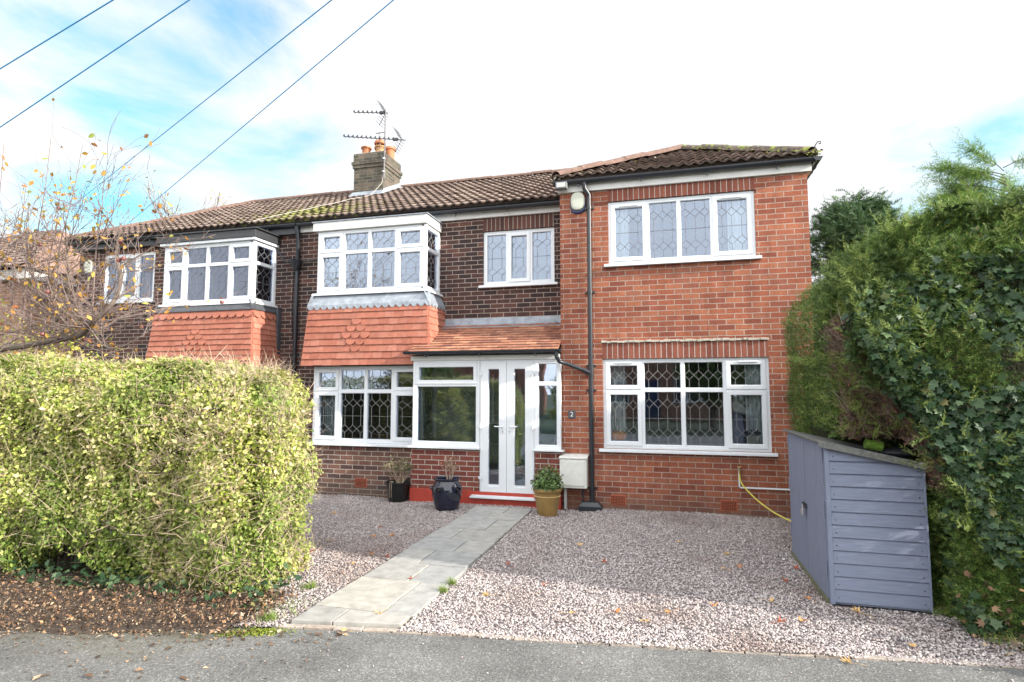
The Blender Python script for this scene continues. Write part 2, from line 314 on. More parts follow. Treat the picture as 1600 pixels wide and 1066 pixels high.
def scatter(TV, TF, P, Nn, T, S):
    """copies of a template (TV in x=tangent, y=side, z=normal) at points P with normals Nn, tangents T and sizes S"""
    Nn = unit(Nn); T = unit(T-Nn*(T*Nn).sum(1, keepdims=True)); B = np.cross(Nn, T)
    S = np.asarray(S).reshape(-1, 1, 1)
    V = P[:, None, :]+S*(TV[None, :, 0:1]*T[:, None, :]+TV[None, :, 1:2]*B[:, None, :]+TV[None, :, 2:3]*Nn[:, None, :])
    F = TF[None, :, :]+(np.arange(len(P))*len(TV))[:, None, None]
    return V.reshape(-1, 3), F.reshape(-1, TF.shape[1])
LEAF_V = np.array([(0, 0, 0), (.32, .27, .07), (.66, .23, .07), (1, 0, -.04), (.66, -.23, .07), (.32, -.27, .07)], float)
LEAF_F = np.array([(0, 1, 2), (0, 2, 3), (0, 3, 4), (0, 4, 5)])
RH_V = np.array([(0, 0, 0), (.5, .3, .06), (1, 0, -.03), (.5, -.3, .06)], float); RH_F = np.array([(0, 1, 2), (0, 2, 3)])
def frond(n=6, w=.34, th=.05):
    V = []; F = []
    def tri(a, b, c): i = len(V); V.extend([a, b, c]); F.append((i, i+1, i+2))
    tri((0, -th*.4, 0), (1, 0, -.06), (0, th*.4, 0))
    for i in range(n):
        x = .08+.8*i/n; l = w*(1-.55*i/n)
        for s in (-1, 1):
            tri((x-th*.5, 0, 0), (x+l*.75, s*l*.62, .03-.05*(i % 2)), (x+th*.9, 0, 0))
    return np.array(V, float), np.array(F)
FR_V, FR_F = frond(); FR2_V, FR2_F = frond(4, .42, .08)
def snoise(P, f=1., seed=0):
    r = np.random.RandomState(seed); o = np.zeros(len(P))
    for k in range(7):
        d = r.normal(size=3); d /= np.linalg.norm(d); q = f*(1+.55*k); o += np.sin(P@d*q*2+r.rand()*9+1.3*np.sin(P@r.normal(size=3)*q*.7))/(1+.4*k)
    return o/3.2

# ------------------------------------------------------------------ builders for house pieces
def wall(mb, x0, x1, z0, z1, y, holes=(), reveal=.10, n=-1):
    """wall in the plane Y=y with rectangular holes (hx0,hx1,hz0,hz1) and their reveals going back"""
    xs = sorted({x0, x1, *[h[0] for h in holes], *[h[1] for h in holes]}); zs = sorted({z0, z1, *[h[2] for h in holes], *[h[3] for h in holes]})
    for i in range(len(xs)-1):
        for j in range(len(zs)-1):
            cx = (xs[i]+xs[i+1])/2; cz = (zs[j]+zs[j+1])/2
            if any(h[0] < cx < h[1] and h[2] < cz < h[3] for h in holes): continue
            mb.quad((xs[i], y, zs[j]), (xs[i+1], y, zs[j]), (xs[i+1], y, zs[j+1]), (xs[i], y, zs[j+1]))
    for a, b, c, d in holes:
        r = y+reveal
        mb.quad((a, y, c), (a, r, c), (a, r, d), (a, y, d)); mb.quad((b, r, c), (b, y, c), (b, y, d), (b, r, d))
        mb.quad((a, y, d), (a, r, d), (b, r, d), (b, y, d)); mb.quad((a, r, c), (a, y, c), (b, y, c), (b, r, c))
class Pl:
    """local plane frame: u along, v up, n outward"""
    def __init__(s, O, U): s.O = Vector(O); s.U = Vector(U).normalized(); s.N = Vector((s.U.y, -s.U.x, 0))
    def p(s, u, v, n=0): return s.O+s.U*u+Vector((0, 0, v))+s.N*n
def ring(mb, P, u0, u1, v0, v1, w, n0, n1):
    """rectangular frame ring, mitred, between depths n0 (back) and n1 (front)"""
    o = [(u0, v0), (u1, v0), (u1, v1), (u0, v1)]; i = [(u0+w, v0+w), (u1-w, v0+w), (u1-w, v1-w), (u0+w, v1-w)]
    c = .006
    i2 = [(u0+w+c, v0+w+c), (u1-w-c, v0+w+c), (u1-w-c, v1-w-c), (u0+w+c, v1-w-c)]
    for k in range(4):
        l = (k+1) % 4
        mb.quad(P.p(*o[k], n1), P.p(*o[l], n1), P.p(*i[l], n1), P.p(*i[k], n1))
        mb.quad(P.p(*o[k], n0), P.p(*o[l], n0), P.p(*o[l], n1), P.p(*o[k], n1))
        mb.quad(P.p(*i[k], n1), P.p(*i[l], n1), P.p(*i2[l], n1-.012), P.p(*i2[k], n1-.012))
        mb.quad(P.p(*i2[k], n1-.012), P.p(*i2[l], n1-.012), P.p(*i2[l], n0), P.p(*i2[k], n0))
def strip(mb, P, a, b, w, n0, n1):
    a = Vector(a); b = Vector(b); d = (b-a).normalized()*1.0; s = Vector((-d.y, d.x))*w/2
    q = [a+s, a-s, b-s, b+s]
    mb.quad(*[P.p(k.x, k.y, n1) for k in q]); mb.quad(P.p(*q[0], n0), P.p(*q[3], n0), P.p(*q[3], n1), P.p(*q[0], n1)); mb.quad(P.p(*q[1], n1), P.p(*q[2], n1), P.p(*q[2], n0), P.p(*q[1], n0))
def came(mb, P, u0, u1, v0, v1, n, tall, half=False):
    """leaded lattice: verticals with rows of diamonds"""
    W = u1-u0; k = max(2, round(W/.142)); s = W/k; hh = .063; w = .0050
    bands = [.22, .78] if tall else [.5]
    cs = [v0+(v1-v0)*b for b in bands]
    for i in range(k):
        x = u0+s*(i+.5); z = v0
        for c in cs:
            strip(mb, P, (x, z), (x, c-hh), w, n, n+.004)
            strip(mb, P, (x, c-hh), (x+s/2, c), w, n, n+.0035); strip(mb, P, (x+s/2, c), (x, c+hh), w, n, n+.003)
            strip(mb, P, (x, c+hh), (x-s/2, c), w, n, n+.0035); strip(mb, P, (x-s/2, c), (x, c-hh), w, n, n+.003)
            z = c+hh
        strip(mb, P, (x, z), (x, v1), w, n, n+.004)
    if tall: strip(mb, P, (u0, (v0+v1)/2), (u1, (v0+v1)/2), w*.8, n, n+.0045)
def window(parent, O, U, W, H, cells, lead=True, upper=False, label=None, inset=.0, came_m=None, glass=None, sill=True, sill_ext=(.06, .06), vents=(), name='window', room=None):
    """cells: (u0,u1,v0,v1,kind) kind 's' opening sash, 'f' fixed"""
    P = Pl(O, U); mb = MB(); n0, n1 = -.07-inset, -inset
    nn = n1
    sash = []; mbs = []
    ring(mb, P, 0, W, 0, H, .032, n0, n1)
    glp = []
    for (a, b, c, d, k) in cells:
        a = max(a, .0); wr = .026
        ring(mb, P, a+(.032 if a <= 0.001 else 0), b-(.032 if b >= W-.001 else 0), c+(.032 if c <= .001 else 0), d-(.032 if d >= H-.001 else 0), wr, n0+.004, n1-.003)
        a2 = a+(.032 if a <= .001 else 0)+wr; b2 = b-(.032 if b >= W-.001 else 0)-wr; c2 = c+(.032 if c <= .001 else 0)+wr; d2 = d-(.032 if d >= H-.001 else 0)-wr
        if k == 's':
            sm = MB(); ring(sm, P, a2-.014, b2+.014, c2-.014, d2+.014, .052, n0+.01, n1+.012); sash.append(sm)
            a2 += .044; b2 -= .044; c2 += .044; d2 -= .044
        glp.append((a2, b2, c2, d2))
    wo = mb.build(name, M_UPVC, parent, bevel=.002)
    if label: wo['label'] = label
    for sm in sash: sm.build('sash', M_UPVC, wo, bevel=.0025)
    ng = n1-.036
    for (a2, b2, c2, d2) in glp:
        g = MB(); g.quad(P.p(a2, c2, ng), P.p(b2, c2, ng), P.p(b2, d2, ng), P.p(a2, d2, ng)); g.quad(P.p(b2, c2, ng-.006), P.p(a2, c2, ng-.006), P.p(a2, d2, ng-.006), P.p(b2, d2, ng-.006))
        g.build('pane', glass or (M_GLASSU if upper else M_GLASS), wo)
        if lead: lm = MB(); came(lm, P, a2, b2, c2, d2, ng+.0005, (d2-c2) > .5); lm.build('leading', came_m or M_CAME, wo)
    if sill:
        s = MB(); e0, e1 = sill_ext
        s.obox(P.p(-e0, -.045, .065), P.U*(W+e0+e1), Vector((0, 0, .028)), -P.N*.12); s.obox(P.p(-e0, -.017, .05), P.U*(W+e0+e1), Vector((0, 0, .014)), -P.N*.105)
        s.build('sill', M_UPVC, wo, bevel=.003)
    for (a, b, z) in vents:
        v = MB(); v.obox(P.p(a, z, n1+.012), P.U*(b-a), Vector((0, 0, .02)), P.N*.014); v.build('trickle_vent', M_UPVC, wo, bevel=.004)
    return wo, P
def room(parent, x0, x1, y0, y1, z0, z1, m):
    mb = MB(); a = (x0, y0, z0); b = (x1, y0, z0); c = (x1, y1, z0); d = (x0, y1, z0); e = (x0, y0, z1); f = (x1, y0, z1); g = (x1, y1, z1); h = (x0, y1, z1)
    for q in ((b, c, g, f), (c, d, h, g), (d, a, e, h), (e, f, g, h), (d, c, b, a)): mb.quad(*q)
    return mb.build('interior', m, parent)
def curtain(parent, x0, x1, y, z0, z1, tie=0, k=6):
    mb = MB(); n = 40; rows = 8; prev = None
    for j in range(rows+1):
        t = j/rows; z = z1+(z0-z1)*t; row = []
        for i in range(n+1):
            s = i/n; xx = x0+(x1-x0)*s
            if tie: xx = (x0 if tie > 0 else x1)+(xx-(x0 if tie > 0 else x1))*(1-.45*math.sin(math.pi*min(1, t*.9)))
            row.append(Vector((xx, y+.025*math.sin(s*k*6.28+t), z)))
        if prev:
            for i in range(n): mb.quad(prev[i], prev[i+1], row[i+1], row[i])
        prev = row
    return mb.build('curtain', M_CURT, parent, smooth=True)
def roof_slope(mb, O, U, V, lu, rows, e, inside, du=.0215, roll=.15, amp=.031, seed=1):
    """interlocking tiles as real relief; O eave start, U along the eave, V up the slope"""
    O, U, V = Vector(O), Vector(U).normalized(), Vector(V).normalized(); W = U.cross(V)
    r_ = random.Random(seed); nu = int(lu/du)
    hs = [amp*(.5-.5*math.cos(2*math.pi*(i*du)/roll))**1.3 for i in range(nu+1)]
    for j in range(rows):
        v0 = j*e; v1 = v0+e+.012; jit = {}
        for i in range(nu):
            uc = (i+.5)*du
            if not inside(uc, v0+e*.5): continue
            tcell = int(uc/(roll*2)); 
            if tcell not in jit: jit[tcell] = (r_.uniform(-.004, .006), r_.uniform(-.006, .006))
            dj, dv = jit[tcell]; a, b = i*du, (i+1)*du; ha, hb = hs[i], hs[i+1]; lift = .048+dj
            p = [O+U*a+V*(v0+dv)+W*(ha+lift), O+U*b+V*(v0+dv)+W*(hb+lift), O+U*b+V*v1+W*(hb+.008), O+U*a+V*v1+W*(ha+.008)]
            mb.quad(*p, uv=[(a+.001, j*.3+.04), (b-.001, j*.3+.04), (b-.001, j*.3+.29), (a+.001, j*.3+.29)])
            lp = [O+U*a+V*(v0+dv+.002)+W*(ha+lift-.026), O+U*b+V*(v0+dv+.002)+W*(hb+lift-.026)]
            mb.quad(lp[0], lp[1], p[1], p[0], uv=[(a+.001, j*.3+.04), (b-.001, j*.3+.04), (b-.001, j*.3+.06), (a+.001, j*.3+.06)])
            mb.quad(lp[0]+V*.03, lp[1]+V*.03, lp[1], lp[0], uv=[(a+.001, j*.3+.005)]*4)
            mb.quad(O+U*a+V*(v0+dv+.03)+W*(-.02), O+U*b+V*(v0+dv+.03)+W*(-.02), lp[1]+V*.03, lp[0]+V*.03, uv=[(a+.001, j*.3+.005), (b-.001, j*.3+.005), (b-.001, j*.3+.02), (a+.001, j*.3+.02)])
def ridge(mb, p, q, r=.115, seg=.42, squash=.75, seed=3):
    p, q = Vector(p), Vector(q); L_ = (q-p).length; n = max(1, int(L_/seg)); d = (q-p)/n; dn = d.normalized(); s = dn.cross(Vector((0, 0, 1))).normalized(); u = s.cross(dn)
    r_ = random.Random(seed)
    for i in range(n):
        a = p+d*i; b = a+d*.985; k = 10; z = u*r_.uniform(-.008, .008)
        for j in range(k):
            t0 = math.pi*j/k; t1 = math.pi*(j+1)/k
            f = lambda t, c, rr: c+z+s*math.cos(t)*rr+u*math.sin(t)*rr*squash
            mb.quad(f(t0, a, r), f(t1, a, r), f(t1, b, r*1.04), f(t0, b, r*1.04))
            mb.quad(f(t0, b, r*1.04), f(t1, b, r*1.04), b+z, b+z)
def flat_tiles(mb, O, U, V, lu, rows, e, tw=.165, th=.013, off=.5, clip=None, seed=1, tl=None, skip=None, scallop=None, inset=(0, 0), lo=0.):
    O, U, V = Vector(O), Vector(U).normalized(), Vector(V).normalized(); W = U.cross(V); r_ = random.Random(seed); tl = tl or e*1.9
    for j in range(rows):
        u = -(tw*.5 if j % 2 else 0.); k = 0
        while u < lu-.005:
            a, b = max(u, lo+inset[0]*j*e)+.0012, min(u+tw, lu-inset[1]*j*e)-.0012; k += 1
            u += tw
            if b-a < .01: continue
            if clip and not clip((a+b)/2, j*e): continue
            v0 = j*e+r_.uniform(-.003, .003); v1 = v0+tl; l0 = th*1.9+r_.uniform(-.001, .002); l1 = th*.3; sk = r_.uniform(-.0015, .0015)
            sc_ = scallop and scallop((a+b)/2, j); l0 += .013 if sc_ else 0; l1 += .004 if sc_ else 0
            if sc_:
                c = (a+b)/2; rr = (b-a)/2; bot = [(c+rr*math.cos(t), v0+rr*.95-rr*.95*math.sin(t)) for t in [math.pi*q/8 for q in range(9)]]
                bot = bot[::-1]
            else: bot = [(a, v0), (b, v0+sk)]
            top = [(b, v1), (a, v1)]
            H = lambda v: l0+(l1-l0)*(v-v0)/(v1-v0)
            pts = [O+U*x+V*y+W*H(y) for x, y in bot+top]; low = [O+U*x+V*y+W*(H(y)-th) for x, y in bot+top]
            i0 = len(mb.v); mb.v += pts+low; n = len(pts)
            mb.f.append(tuple(range(i0, i0+n))); mb.uv += [(0, 0)]*n
            for q in range(n):
                w_ = (q+1) % n; mb.f.append((i0+q, i0+n+q, i0+n+w_, i0+w_)); mb.uv += [(0, 0)]*4
def gutter(mb, p, q, r=.055, brk=.9):
    p, q = Vector(p), Vector(q); d = (q-p).normalized(); s = Vector((d.y, -d.x, 0)); k = 10; t_ = .004
    f = lambda c, t, rr: c+s*math.cos(t)*rr+Vector((0, 0, -math.sin(t)*rr))
    for a, b, rr in [(p, q, r)]+[(p+d*x, p+d*(x+.035), r*1.13) for x in np.arange(.35, (q-p).length-.1, brk)]:
        for j in range(k):
            t0, t1 = math.pi*j/k, math.pi*(j+1)/k
            mb.quad(f(a, t0, rr), f(b, t0, rr), f(b, t1, rr), f(a, t1, rr)); mb.quad(f(a, t1, rr-t_), f(b, t1, rr-t_), f(b, t0, rr-t_), f(a, t0, rr-t_))
        for e_ in (a, b): mb.add([f(e_, math.pi*j/k, rr) for j in range(k+1)], [tuple(range(k+1))])
    for x in np.arange(.35, (q-p).length-.1, brk):
        c = p+d*(x+.017); mb.obox(c+Vector((0, 0, -r-.045))-d*.012+s*(-.01), d*.024, s*.02, Vector((0, 0, .05)))
    mb.obox(p+s*(-r-.008)-Vector((0, 0, .002)), q-p, s*.008, Vector((0, 0, .012)))

# ================================================================== THE SETTING
def asphalt():
    m = bpy.data.materials.new('asphalt'); m.use_nodes = True; t = m.node_tree; b = t.nodes['Principled BSDF']; tcn = N(t, 'ShaderNodeTexCoord')
    v = N(t, 'ShaderNodeTexVoronoi', i_Scale=110.0); L(t, tcn.outputs['Object'], v.inputs['Vector'])
    r = ramp(t, [(0, (.095, .096, .095)), (.5, (.13, .13, .127)), (.88, (.165, .165, .16)), (1, (.25, .25, .24))]); sx = N(t, 'ShaderNodeSeparateXYZ'); L(t, v.outputs['Color'], sx.inputs[0]); L(t, sx.outputs[0], r.inputs[0])
    n = N(t, 'ShaderNodeTexNoise', i_Scale=1.3, i_Detail=7.0, i_Roughness=.65); L(t, tcn.outputs['Object'], n.inputs['Vector'])
    mr = N(t, 'ShaderNodeMapRange', i_1=.3, i_2=.7, i_3=.72, i_4=1.25); L(t, n.outputs['Fac'], mr.inputs[0])
    s = N(t, 'ShaderNodeVectorMath', operation='SCALE'); L(t, r.outputs[0], s.inputs[0]); L(t, mr.outputs[0], s.inputs['Scale'])
    # brown damp stain and moss along the verge by the hedge
    sp = N(t, 'ShaderNodeSeparateXYZ'); L(t, tcn.outputs['Object'], sp.inputs[0])
    e1 = N(t, 'ShaderNodeMath', operation='MULTIPLY_ADD', i_1=.22, i_2=5.02+.62); L(t, sp.outputs[0], e1.inputs[0])  # y_edge offset
    e2 = N(t, 'ShaderNodeMath', operation='SUBTRACT'); e2.inputs[0].default_value = 0; L(t, sp.outputs[1], e2.inputs[1])
    e3 = N(t, 'ShaderNodeMath', operation='SUBTRACT'); L(t, e2.outputs[0], e3.inputs[0]); e3.inputs[1].default_value = 5.0
    xl = N(t, 'ShaderNodeMapRange', i_1=-2.2, i_2=-3.6); L(t, sp.outputs[0], xl.inputs[0])
    yl = N(t, 'ShaderNodeMapRange', i_1=.75, i_2=-.1); L(t, e3.outputs[0], yl.inputs[0])
    pm = N(t, 'ShaderNodeMath', operation='MULTIPLY'); L(t, xl.outputs[0], pm.inputs[0]); L(t, yl.outputs[0], pm.inputs[1])
    n3 = N(t, 'ShaderNodeTexNoise', i_Scale=5.0, i_Detail=7.0, i_Roughness=.7); L(t, tcn.outputs['Object'], n3.inputs['Vector'])
    mm = N(t, 'ShaderNodeMath', operation='MULTIPLY'); L(t, pm.outputs[0], mm.inputs[0]); L(t, n3.outputs['Fac'], mm.inputs[1])
    mk = N(t, 'ShaderNodeMapRange', i_1=.14, i_2=.5, i_4=.8); L(t, mm.outputs[0], mk.inputs[0])
    mx = N(t, 'ShaderNodeMixRGB'); L(t, mk.outputs[0], mx.inputs[0]); L(t, s.outputs[0], mx.inputs[1]); mx.inputs[2].default_value = (.085, .075, .045, 1)
    L(t, mx.outputs[0], b.inputs['Base Color']); b.inputs['Roughness'].default_value = .85; b.inputs['Specular IOR Level'].default_value = .3
    bp = N(t, 'ShaderNodeBump', i_Strength=.5, i_Distance=.004); L(t, v.outputs['Distance'], bp.inputs['Height']); L(t, bp.outputs[0], b.inputs['Normal'])
    return m
M_ROAD = asphalt()
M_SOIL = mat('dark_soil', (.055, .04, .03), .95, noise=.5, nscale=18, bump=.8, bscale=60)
M_GRAVB = mat('gravel_bed', (.22, .195, .19), .95, noise=.5, nscale=70, bump=1., bscale=90)
M_LAWN = mat('lawn', (.045, .055, .028), .95, noise=.4, nscale=5)
M_KERB = island('edging_brick', [(0, (.24, .20, .17)), (.5, (.34, .285, .24)), (1, (.30, .27, .24))], .9, noise=(24, .3), bump=.5)
M_SLAB = island('sandstone_slab', [(0, (.265, .26, .245)), (.35, (.315, .31, .295)), (.7, (.245, .25, .25)), (1, (.345, .33, .295))], .75, noise=(9, .22), bump=.25)
edge = [(-14, -7.6), (-8.5, -6.15), (-6, -5.5), (-4.7, -5.16), (-3.75, -4.93), (-2.72, -4.66), (-1.8, -4.50), (-.2, -4.30), (2.05, -3.98), (4, -3.72), (9, -3.0), (16, -2.0)]
def edge_y(x):
    for (a, b), (c, d) in zip(edge, edge[1:]):
        if a <= x <= c: return b+(d-b)*(x-a)/(c-a)
    return edge[0][1] if x < edge[0][0] else edge[-1][1]
mb = MB(); mb.quad((-150, -150, -.09), (150, -150, -.09), (150, 150, -.09), (-150, 150, -.09)); struct(mb.build('ground', M_LAWN))
mb = MB()
for (a, b), (c, d) in zip(edge, edge[1:]): mb.quad((a, -13.5, -.022), (c, -13.5, -.022), (c, d-.02, -.022), (a, b-.02, -.022))
struct(mb.build('road', M_ROAD))
# subdivided gently uneven gravel bed
mb = MB()
GX0, GX1, GY1 = -9.5, 3.2, 1.0
xs = np.linspace(GX0, GX1, 60)
def gz(x, y): return -.012+.010*math.sin(x*2.1+1)*math.cos(y*1.7)+.006*math.sin(5*x+2*y) - (.035 if y > -.5 and x < -1 else 0)*min(1, max(0, (y+.5)*1.3))
for i in range(len(xs)-1):
    for j in range(30):
        y0a, y0b = edge_y(xs[i])-.01, edge_y(xs[i+1])-.01
        t0, t1 = j/30, (j+1)/30; A = lambda x, y0, t: (x, y0+(GY1-y0)*t, gz(x, y0+(GY1-y0)*t)-.008)
        mb.quad(A(xs[i], y0a, t0), A(xs[i+1], y0b, t0), A(xs[i+1], y0b, t1), A(xs[i], y0a, t1))
struct(mb.build('gravel_bed', M_GRAVB))
mb = MB(); vx = np.linspace(-9.5, -3.02, 60)
for a, b in zip(vx, vx[1:]):
    h = lambda x, t: -.0185+min(1, t*4)*.035+.05*t*(1-t)*2+.012*math.sin(x*7)*t
    for k in range(6):
        t0, t1 = k/6, (k+1)/6; Y = -3.5 if a < -3.3 else -4.15; ew = lambda x: edge_y(x)-.10+.035*math.sin(x*5.1)+.025*math.sin(x*13+1); y0, y1 = ew(a), ew(b)
        mb.quad((a, y0+(Y-y0)*t0, h(a, t0)), (b, y1+(Y-y1)*t0, h(b, t0)), (b, y1+(Y-y1)*t1, h(b, t1)), (a, y0+(Y-y0)*t1, h(a, t1)))
struct(mb.build('verge_soil', M_SOIL))
# brick edging between road and gravel
mb = MB(); x = -2.74; rk = random.Random(5)
while x < 8:
    l = .212; y0, y1 = edge_y(x), edge_y(x+l); d = Vector((l-.008, y1-y0, 0)); s = Vector((0, .048+rk.uniform(-.008, .004), 0))
    mb.obox((x, y0-.015+rk.uniform(-.006, .006), -.076+rk.uniform(-.004, .003)), d, s, (0, 0, .066)); x += l
struct(mb.build('kerb_edging', M_KERB, bevel=.004))
# stone flag path: rows of unequal slabs
mb = MB(); rk = random.Random(21)
PX0, PX1 = -2.665, -1.85
ys = [-.40, -.78, -1.16, -1.72, -2.20, -2.66, -3.12, -3.60, -4.30, -4.50]
for k, (a, b) in enumerate(zip(ys, ys[1:])):
    cuts = [.60, .42, .66, .36, .62, .40, .55, .70, .38][k]; c = PX0+(PX1-PX0)*cuts
    xx = [PX0+rk.uniform(-.012, .01), c, PX1+rk.uniform(-.01, .012)]
    for p, q in zip(xx, xx[1:]):
        g = .006; ys_ = edge_y(p)+.05 if k == len(ys)-2 else b+g; ye_ = edge_y(q)+.05 if k == len(ys)-2 else b+g
        z = .014+rk.uniform(-.003, .003); i = len(mb.v)
        V = [(p+g, ys_, -.03), (q-g, ye_, -.03), (q-g, a-g, -.03), (p+g, a-g, -.03)]; T = [(v[0]+rk.uniform(-.004, .004), v[1]+rk.uniform(-.004, .004), z) for v in V]
        mb.quad(*T)
        for n_ in range(4): mb.quad(V[n_], V[(n_+1) % 4], T[(n_+1) % 4], T[n_])
        # weld the island together so it takes one colour
        uvs = mb.uv[:i and None]
        mb.v[i:] = [Vector(t) for t in T]+[Vector(v) for v in V]; nf = 5; mb.f[-5:] = [(i, i+1, i+2, i+3)]+[(i+4+n_, i+4+(n_+1) % 4, i+(n_+1) % 4, i+n_) for n_ in range(4)]
struct(mb.build('path', M_SLAB, bevel=.004))
mb = MB(); mb.quad((PX0+.004, -4.46, .006), (PX1-.004, -4.46, .006), (PX1-.004, -.39, .006), (PX0+.004, -.39, .006)); struct(mb.build('path_joints', mat('jointing_sand', (.30, .28, .22), .95, noise=.5, nscale=15)))

# gravel: real stones
def stones():
    phi = (1+5**.5)/2
    V = np.array([(-1, phi, 0), (1, phi, 0), (-1, -phi, 0), (1, -phi, 0), (0, -1, phi), (0, 1, phi), (0, -1, -phi), (0, 1, -phi), (phi, 0, -1), (phi, 0, 1), (-phi, 0, -1), (-phi, 0, 1)], float); V = unit(V)
    F = np.array([(0, 11, 5), (0, 5, 1), (0, 1, 7), (0, 7, 10), (0, 10, 11), (1, 5, 9), (5, 11, 4), (11, 10, 2), (10, 7, 6), (7, 1, 8), (3, 9, 4), (3, 4, 2), (3, 2, 6), (3, 6, 8), (3, 8, 9), (4, 9, 5), (2, 4, 11), (6, 2, 10), (8, 6, 7), (9, 8, 1)])
    n = 125000; u = rs.rand(n*2); X = GX0+4.2+(GX1+1.0-GX0-4.2)*rs.rand(n*2); ey = np.interp(X, [e[0] for e in edge], [e[1] for e in edge])
    Y = ey-.022*(rs.rand(n*2) < .5)+.004+(1.0-ey)*rs.rand(n*2)**1.25
    bad = ((X > PX0-.004) & (X < PX1+.004) & (Y < -.37) & (rs.rand(len(X)) > .010)) | ((X < -3.3) & (Y < -3.62)) | ((X < -3.02) & (Y < -4.1)) | ((X > -3.83) & (X < -1.5) & (Y > -.1)) | ((X > -1.52) & (X < 1.9) & (Y > .0)) | ((X > 1.2) & (X < 1.88) & (Y > -3.2) & (Y < -1.78)) | ((X < -3.83) & (Y > .1))
    X, Y = X[~bad][:n], Y[~bad][:n]; n = len(X)
    Z = np.array([gz(a, b) for a, b in zip(X, Y)])+rs.rand(n)*.008
    # a few strays on the road
    k = 70; xr = rs.uniform(-2.5, 2.4, k); er = np.interp(xr, [e[0] for e in edge], [e[1] for e in edge]); yr = er-.05-rs.rand(k)**3*.8
    X = np.r_[X, xr]; Y = np.r_[Y, yr]; Z = np.r_[Z, np.full(k, -.016)]; n = len(X)
    S = .0055+.0062*rs.rand(n)**1.5; S[-k:] *= .8
    ax = np.stack([np.ones(n), .62+.35*rs.rand(n), .42+.35*rs.rand(n)], 1)
    a = rs.rand(n)*6.283; T = np.stack([np.cos(a), np.sin(a), rs.normal(size=n)*.25], 1); Nn = np.stack([rs.normal(size=n)*.35, rs.normal(size=n)*.35, np.ones(n)], 1)
    Nn = unit(Nn); T = unit(T-Nn*(T*Nn).sum(1, keepdims=True)); B = np.cross(Nn, T)
    jit = 1+.16*rs.normal(size=(n, 12, 1)).clip(-1.5, 1.5)
    L_ = V[None]*jit*ax[:, None, :]*S[:, None, None]
    P = np.stack([X, Y, Z], 1)[:, None, :]+L_[..., 0:1]*T[:, None, :]+L_[..., 1:2]*B[:, None, :]+L_[..., 2:3]*Nn[:, None, :]
    FF = F[None]+(np.arange(n)*12)[:, None, None]
    return P.reshape(-1, 3), FF.reshape(-1, 3)
M_STONE = island('gravel_stones', [(0, (.14, .115, .12)), (.14, (.24, .205, .21)), (.32, (.36, .315, .313)), (.5, (.46, .41, .398)), (.62, (.33, .303, .312)), (.75, (.55, .507, .487)), (.88, (.39, .318, .30)), (1, (.70, .67, .635))], .7, spec=.35, patch=(.9, .50, .68, [(0, (.12, .09, .085)), (.3, (.24, .19, .18)), (.6, (.34, .28, .26)), (.85, (.42, .36, .33)), (1, (.34, .20, .14))]))
V, F = stones(); g = nmesh('gravel', V, F, M_STONE); tag(g, 'pink and grey gravel covering the front drive', 'gravel', kind='stuff')

# ================================================================== THE HOUSE
house = thing('semi_detached_house', 'red brick semi-detached house with two-storey extension, glazed porch and orange tile-hung bay', 'house', (-2.0, .35, 0))
EX0, EX1 = -1.512, 1.868
holeU = (-.80, 1.20, 3.475, 4.405); holeG = (-.905, 1.308, .83, 2.10)
mb = MB()
wall(mb, EX0, -.815, -.12, 4.66, 0, [])
wall(mb, -.815, 1.215, -.12, holeG[2], 0); 
wall(mb, -.815-.10, -.815, 0, 0.001, 0) if False else None
# front wall in bands around the two windows and their soldier courses
mb = MB()
wall(mb, EX0, EX1, -.12, 4.66, 0, [holeG, holeU, (-.905, 1.308, 2.10, 2.325), (-.80, 1.20, 4.405, 4.63)])
mb.quad((EX1, 0, -.12), (EX1, 7, -.12), (EX1, 7, 4.66), (EX1, 0, 4.66)); mb.quad((EX0, .7, -.12), (EX0, 0, -.12), (EX0, 0, 4.66), (EX0, .7, 4.66))
mb.build('extension_wall', M_EXT, house)
def soldier(x0, x1, z0, z1, y, m, name='soldier_course'):
    s = MB(); s.box(x0, x1, y-.003, y+.1, z0, z1)
    s.uv = [(u-x0+.003, v-z0+.004) if True else (u, v) for u, v in s.uv]; return s.build(name, m, house)
soldier(-.905, 1.308, 2.10, 2.325, 0, M_SOLD); soldier(-.80, 1.20, 4.405, 4.60, 0, M_SOLD)
mb = MB(); x = -.92; rk = random.Random(9)
while x < 1.30:
    l = rk.uniform(.05, .12); mb.box(x, min(x+l, 1.315), -.018-rk.uniform(0, .018), .02, 2.333-rk.uniform(0, .012), 2.352+rk.uniform(0, .012)); x += l+.002
mb.build('mortar_ledge', M_MORTAR, house, bevel=.004)
# main wall, storeys and bay walls
MX0, MXP = -6.47, -3.72
hs = (-2.945, -1.735, 3.385, 4.30)
mb = MB(); wall(mb, -6.47, EX0, -.12, 4.66, .7, [hs, (-2.945, -1.735, 4.30, 4.525), (-2.42, -1.60, .10, 2.09), (-5.62, -3.80, .9, 2.0), (-5.62, -3.82, 3.3, 4.3)], reveal=.12)
mb.build('wall', M_MAIN, house)
soldier(-2.945, -1.735, 4.30, 4.525, .7, M_SOLD2)
mb = MB(); wall(mb, -5.72, -3.74, -.12, .80, .1); mb.quad((-3.74, .1, -.12), (-3.74, .7, -.12), (-3.74, .7, .80), (-3.74, .1, .80)); mb.quad((-5.72, .7, -.12), (-5.72, .1, -.12), (-5.72, .1, .8), (-5.72, .7, .8)); mb.build('bay_wall', M_BASE, house)

